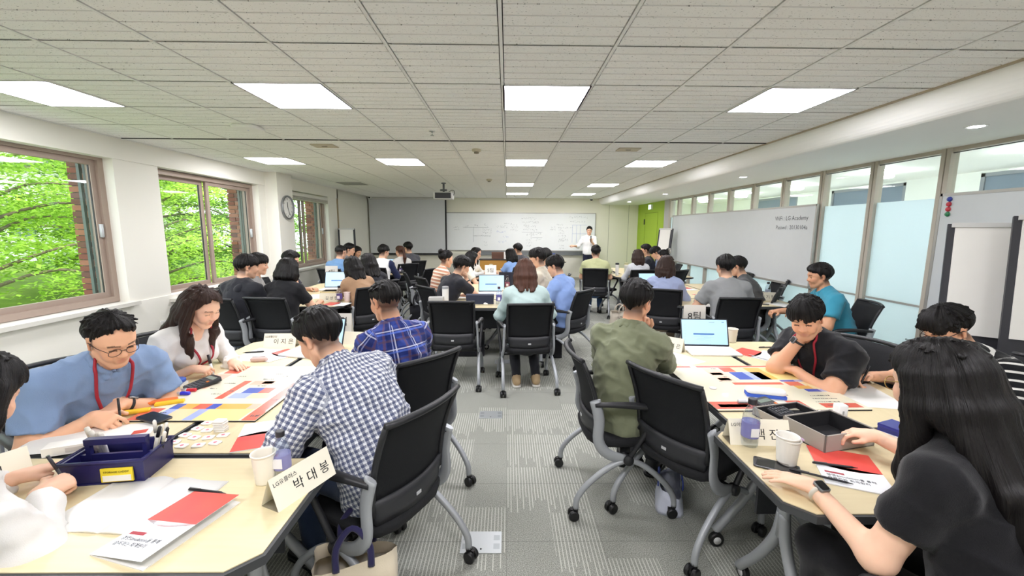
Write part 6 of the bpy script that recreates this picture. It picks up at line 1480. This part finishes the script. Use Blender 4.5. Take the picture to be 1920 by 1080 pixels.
_named = {'GINGHAM': GINGHAM, 'TARTAN': TARTAN, 'STRIPES': STRIPES, 'ORANGE': ORANGE, 'RIB': RIB}
_short = {}
INFO = {}
for k in PEOPLE:
    k = dict(k); ch = k.pop('chair', False); hood = k.pop('hood', False); clip = k.pop('clip', False); k.pop('ylim', None)
    if isinstance(k['top'], str) and k['top'] in _named: k['top'] = _named[k['top']]
    root, info = person(**k); INFO[k['label']] = (root, info)
    short = ' '.join(k['label'].split()[:9])
    while short.split()[-1] in ('with', 'and', 'in', 'a', 'the', 'to', 'his', 'her', 'over', 'on', 'of', 'beside', 'behind', 'at', 'by', 'from', 'before', 'between', 'across', 'long', 'round', 'straight', 'brown', 'red'): short = ' '.join(short.split()[:-1])
    if isinstance(ch, tuple): chair(ch[1], ch[2], ch[0], 'black mesh chair under the '+short)
    elif ch:
        a = R(k['face']); cx = k['x']-math.sin(a)*.025; cy = k['y']+math.cos(a)*.025
        chair(cx, cy, k['face'], 'black mesh chair under the '+short)
    if clip:
        cm = MB()
        for s_ in (-1, 1):
            for j in range(5): cm.tube([info['toW']((s_*.004, -.145, .05+.02*j)), info['toW']((s_*.04, -.128, .045+.022*j))], .004, 6)
        cm.tube([info['toW']((0, -.147, .04)), info['toW']((0, -.147, .14))], .007, 8).build('claw_clip', mat('d8d4cc', .15, coat=.4), root)
    if hood:
        N, up, rt, fw = info['N'], info['upC'], info['rt'], info['fwC']
        P_, Q_ = mesh_field([Prim(N-fw*.05+rt*.09*math.sin(t)+up*(.02-.05*abs(math.cos(t/2))), N-fw*.09+rt*.075*math.sin(t+.5)+up*(-.01-.07*abs(math.cos((t+.5)/2))), .03, k=.04) for t in np.linspace(-1.6, 1.6, 7)], .012)
        new('hood', np_mesh('hood', P_, Q_, None, np.zeros_like(P_)), fabric('23242a'), root)
def who(s): return next(v for k, v in INFO.items() if s in k)
held_pen(*who('slate blue polo'), 1, 'black pen in the hand of the polo shirted writer')
held_pen(*who('white cardigan'), 1, 'black capped marker in the hand of the white cardigan', '2a2527', True)
held_pen(*who('loose white shirt'), 1, 'grey pen in the hand of the loose white sleeve', '3c3c44')
held_pen(*who('striped tee writing'), 1, 'black pen in the hand of the striped writer')
_r, _i = who('standing man'); _A = _i['arms'][-1]; _p = Matrix.Translation(_r.location) @ Matrix.Rotation(_r.rotation_euler.z, 4, 'Z') @ Vector(_A['W']+np.array((.02, .05, .07)))
mc = empty('microphone', 'black hand microphone held by the standing speaker', 'microphone', _p); MB().tube([(0, 0, -.1), (0, 0, .05)], [.011, .014], 10).build('handle', BLACK, mc); MB().lathe([(.012, .05), (.022, .06), (.024, .075), (.016, .092), (.001, .096)], 14).build('grille', mat('55585c', .4, .6), mc)
# scrunchie cuff on the white cardigan
_r, _i = who('white cardigan'); _A = _i['arms'][-1]; g_ = np.random.default_rng(4)
_pr = []
_u = np.cross(_A['fd'], (0, 0, 1.)); _u /= np.linalg.norm(_u); _w = np.cross(_A['fd'], _u)
for t in np.linspace(0, 2*math.pi, 22):
    c = _A['W']-_A['fd']*.035+(_u*math.cos(t)+_w*math.sin(t))*(.036+.008*math.sin(t*5)); _pr.append(Prim(c, c+g_.normal(size=3)*.012, .012, .008, k=.012))
P_, Q_ = mesh_field(_pr, .005); new('ruffled_cuff', np_mesh('ruffled_cuff', P_, Q_, None, np.zeros_like(P_)), fabric('efece4'), _r)
# empty chairs
for x, y, f, lb in ((-.55, 4.3, 0, 'empty black mesh chair with its back to the aisle at the mint table'), (1.0, 2.12, -60, 'empty black mesh chair beside the olive shirted man'), (3.72, 6.9, 95, 'empty black mesh chair by the glass wall beyond the lilac shirt'), (3.78, 6.1, 80, 'empty black mesh chair under the long side whiteboard'), (-1.55, 7.55, 60, 'empty black mesh chair between ponytail table and mint table'), (1.92, 8.35, -60, 'empty black mesh chair beside the pale green tee'), (-1.45, 6.95, -70, 'empty black mesh chair left of the bun haired woman'), (-3.3, 5.35, -80, 'empty black mesh chair below the double window')):
    chair(x, y, f, lb)
# ------------------------------------------------------------------ outside the windows
def lawn_mat():
    s = NT('lawn'); o = s.obj(); n = s.noise(o, 3, 4); n2 = s.noise(o, 60, 2)
    s.base(s.mix(s.math('MULTIPLY_ADD', n2, .5, s.math('MULTIPLY', n, .4)), srgb('5f7d34'), srgb('9aae58'))); s.p(Roughness=1., Specular_IOR_Level=.1); return s.m
k = 24; vs = []; g = random.Random(5)
for j in range(k+1):
    for i in range(k+1):
        x = -5.1-28*i/k; y = -6+36*j/k; vs.append((x, y, -.35+.9*max(0, (-x-9)/20)+.05*g.uniform(-1, 1)))
lawn = MB().put(vs, [(j*(k+1)+i+1, j*(k+1)+i, (j+1)*(k+1)+i, (j+1)*(k+1)+i+1) for j in range(k) for i in range(k)], True).build('ground_lawn', lawn_mat())
tag(lawn, 'sloping green lawn outside the windows', None, None, 'structure')
def leaf_mat(a, b):
    s = NT('leaves'); oi = s.add('ShaderNodeAttribute', {'attribute_name': 'weave'}).outputs['Vector']; f = s.noise(oi, 3.0, 2)
    c = s.mix(f, srgb(a), srgb(b)); s.base(c); s.p(Roughness=.6, Specular_IOR_Level=.3)
    tl = s.add('ShaderNodeBsdfTranslucent', None, Color=c); mx = s.add('ShaderNodeMixShader', None, i0=.5, i1=s.b.outputs[0], i2=tl.outputs[0]); s.t.links.new(mx.outputs[0], s.out.inputs[0]); return s.m
M_LEAF = [leaf_mat('6b9a30', 'b4d85a'), leaf_mat('4c7a2c', '86b23e'), leaf_mat('8ab83c', 'd2ec72')]
M_BARK = mat('6b5f50', .95, grain=.6, gscale=40)
def tree(x, y, h, spread, label, seed, n=9000, low=1.0, mi=0, leaf=.085):
    g = np.random.default_rng(seed); t = empty('tree', label, 'tree', (x, y, -.4), 0, 'trees outside the windows'); tr = MB(); tips = []
    trunk = arc([(0, 0, 0), (.1, .05, h*.2), (-.05, .1, h*.4), (.1, 0, h*.62), (0, .1, h*.85)], 4); tr.tube(trunk, [.13*(1-.8*i/len(trunk)) for i in range(len(trunk))], 8)
    br = MB(); nb = 26
    for k in range(nb):
        q = low/h+(1-low/h)*k/nb; p0 = Vector(trunk[min(len(trunk)-1, int(q*len(trunk)*.98))]); az = k*2.4+g.uniform(-.4, .4); L = spread*(1-.55*max(0, q-.35)/.65)*g.uniform(.7, 1.05)
        d = Vector((math.cos(az), math.sin(az), g.uniform(.0, .35))); e = p0+d*L; m = p0+d*L*.5+Vector((0, 0, .12*L))
        br.tube(arc([p0, m, e], 3), [.035, .03, .026, .022, .018, .013, .008], 5)
        for s_ in range(7): tips.append(np.array(p0.lerp(e, .3+.7*s_/6)+Vector((0, 0, .1*L*math.sin(math.pi*s_/6)))))
    tr.build('trunk', M_BARK, t); br.build('branches', M_BARK, t)
    tips = np.array(tips); c = tips[g.integers(0, len(tips), n)]
    off = g.normal(size=(n, 3))*np.array((.34, .34, .10)); P = c+off+np.array((0, 0, -.06))*np.linalg.norm(off[:, :2], axis=1)[:, None]
    a = g.uniform(0, 2*math.pi, n); tilt = g.normal(0, .35, n); u = np.stack([np.cos(a), np.sin(a), tilt], 1); u /= np.linalg.norm(u, axis=1)[:, None]
    w = np.stack([-np.sin(a), np.cos(a), g.normal(0, .4, n)], 1); w /= np.linalg.norm(w, axis=1)[:, None]; L = leaf*g.uniform(.7, 1.3, n)[:, None]
    V4 = np.stack([P-u*L*.6, P+w*L*.32, P+u*L*.6-np.array((0, 0, .012)), P-w*L*.32], 1).reshape(-1, 3)
    me = np_mesh('foliage', V4, np.arange(4*n).reshape(n, 4), None, np.repeat(c*.8+P*.6, 4, 0)); o = new('foliage', me, M_LEAF[mi], t); o['kind'] = 'stuff'
tree(-8.4, 6.6, 5.0, 2.3, 'spreading green tree nearest the first window', 1, 15000, 1.35, 0, .075)
tree(-9.0, 10.6, 5.2, 2.6, 'bright leafy tree filling the double window', 2, 17000, .5, 2, .08)
tree(-9.2, 14.5, 5.5, 2.6, 'green tree glimpsed through the far window', 3, 12000, .7, 1, .09)
tree(-12.5, 8.0, 6.5, 3.2, 'tall pale green tree at the back of the lawn', 4, 14000, .9, 2, .12)
tree(-12.0, 13.0, 6.5, 3.2, 'broad dark green tree at the back of the lawn', 5, 14000, .8, 1, .12)
tree(-15.5, 17.0, 7.0, 3.6, 'large tree in front of the pale house', 6, 12000, .8, 0, .15)
tree(-14.5, 4.0, 6.5, 3.2, 'tree on the lawn beyond the first window stile', 7, 12000, 1.9, 1, .12)
tree(-17.5, 10.5, 8.0, 4.0, 'tall tree closing the view behind the lawn', 8, 14000, .6, 0, .17)
tree(-17.0, 22.0, 8.0, 4.0, 'distant tree beside the pale house', 9, 10000, .8, 2, .17)
tree(-8.2, 18.2, 5.5, 2.6, 'leafy tree standing far along the window wall', 10, 11000, .5, 0, .1)
hs = empty('house', 'pale rendered house partly hidden by the trees', 'building', (-20, 20, 0)); MB().box(-3, 3, -2.5, 2.5, -.5, 4).build('wall', mat('e9e8e4', .8), hs); MB().prism([(-3.4, -2.8), (3.4, -2.8), (3.4, 2.8), (-3.4, 2.8)], 4, 4.3).build('roof', mat('8c8f95', .7), hs)
for i in range(3): w_ = MB().box(-2.2+1.8*i, -1.2+1.8*i, -2.56, -2.48, 1.2, 2.6).build('window', mat('5b6b7c', .3), hs); MB().box(-1.72+1.8*i, -1.68+1.8*i, -2.58, -2.5, 1.2, 2.6).build('window_bar', WHITE, w_)
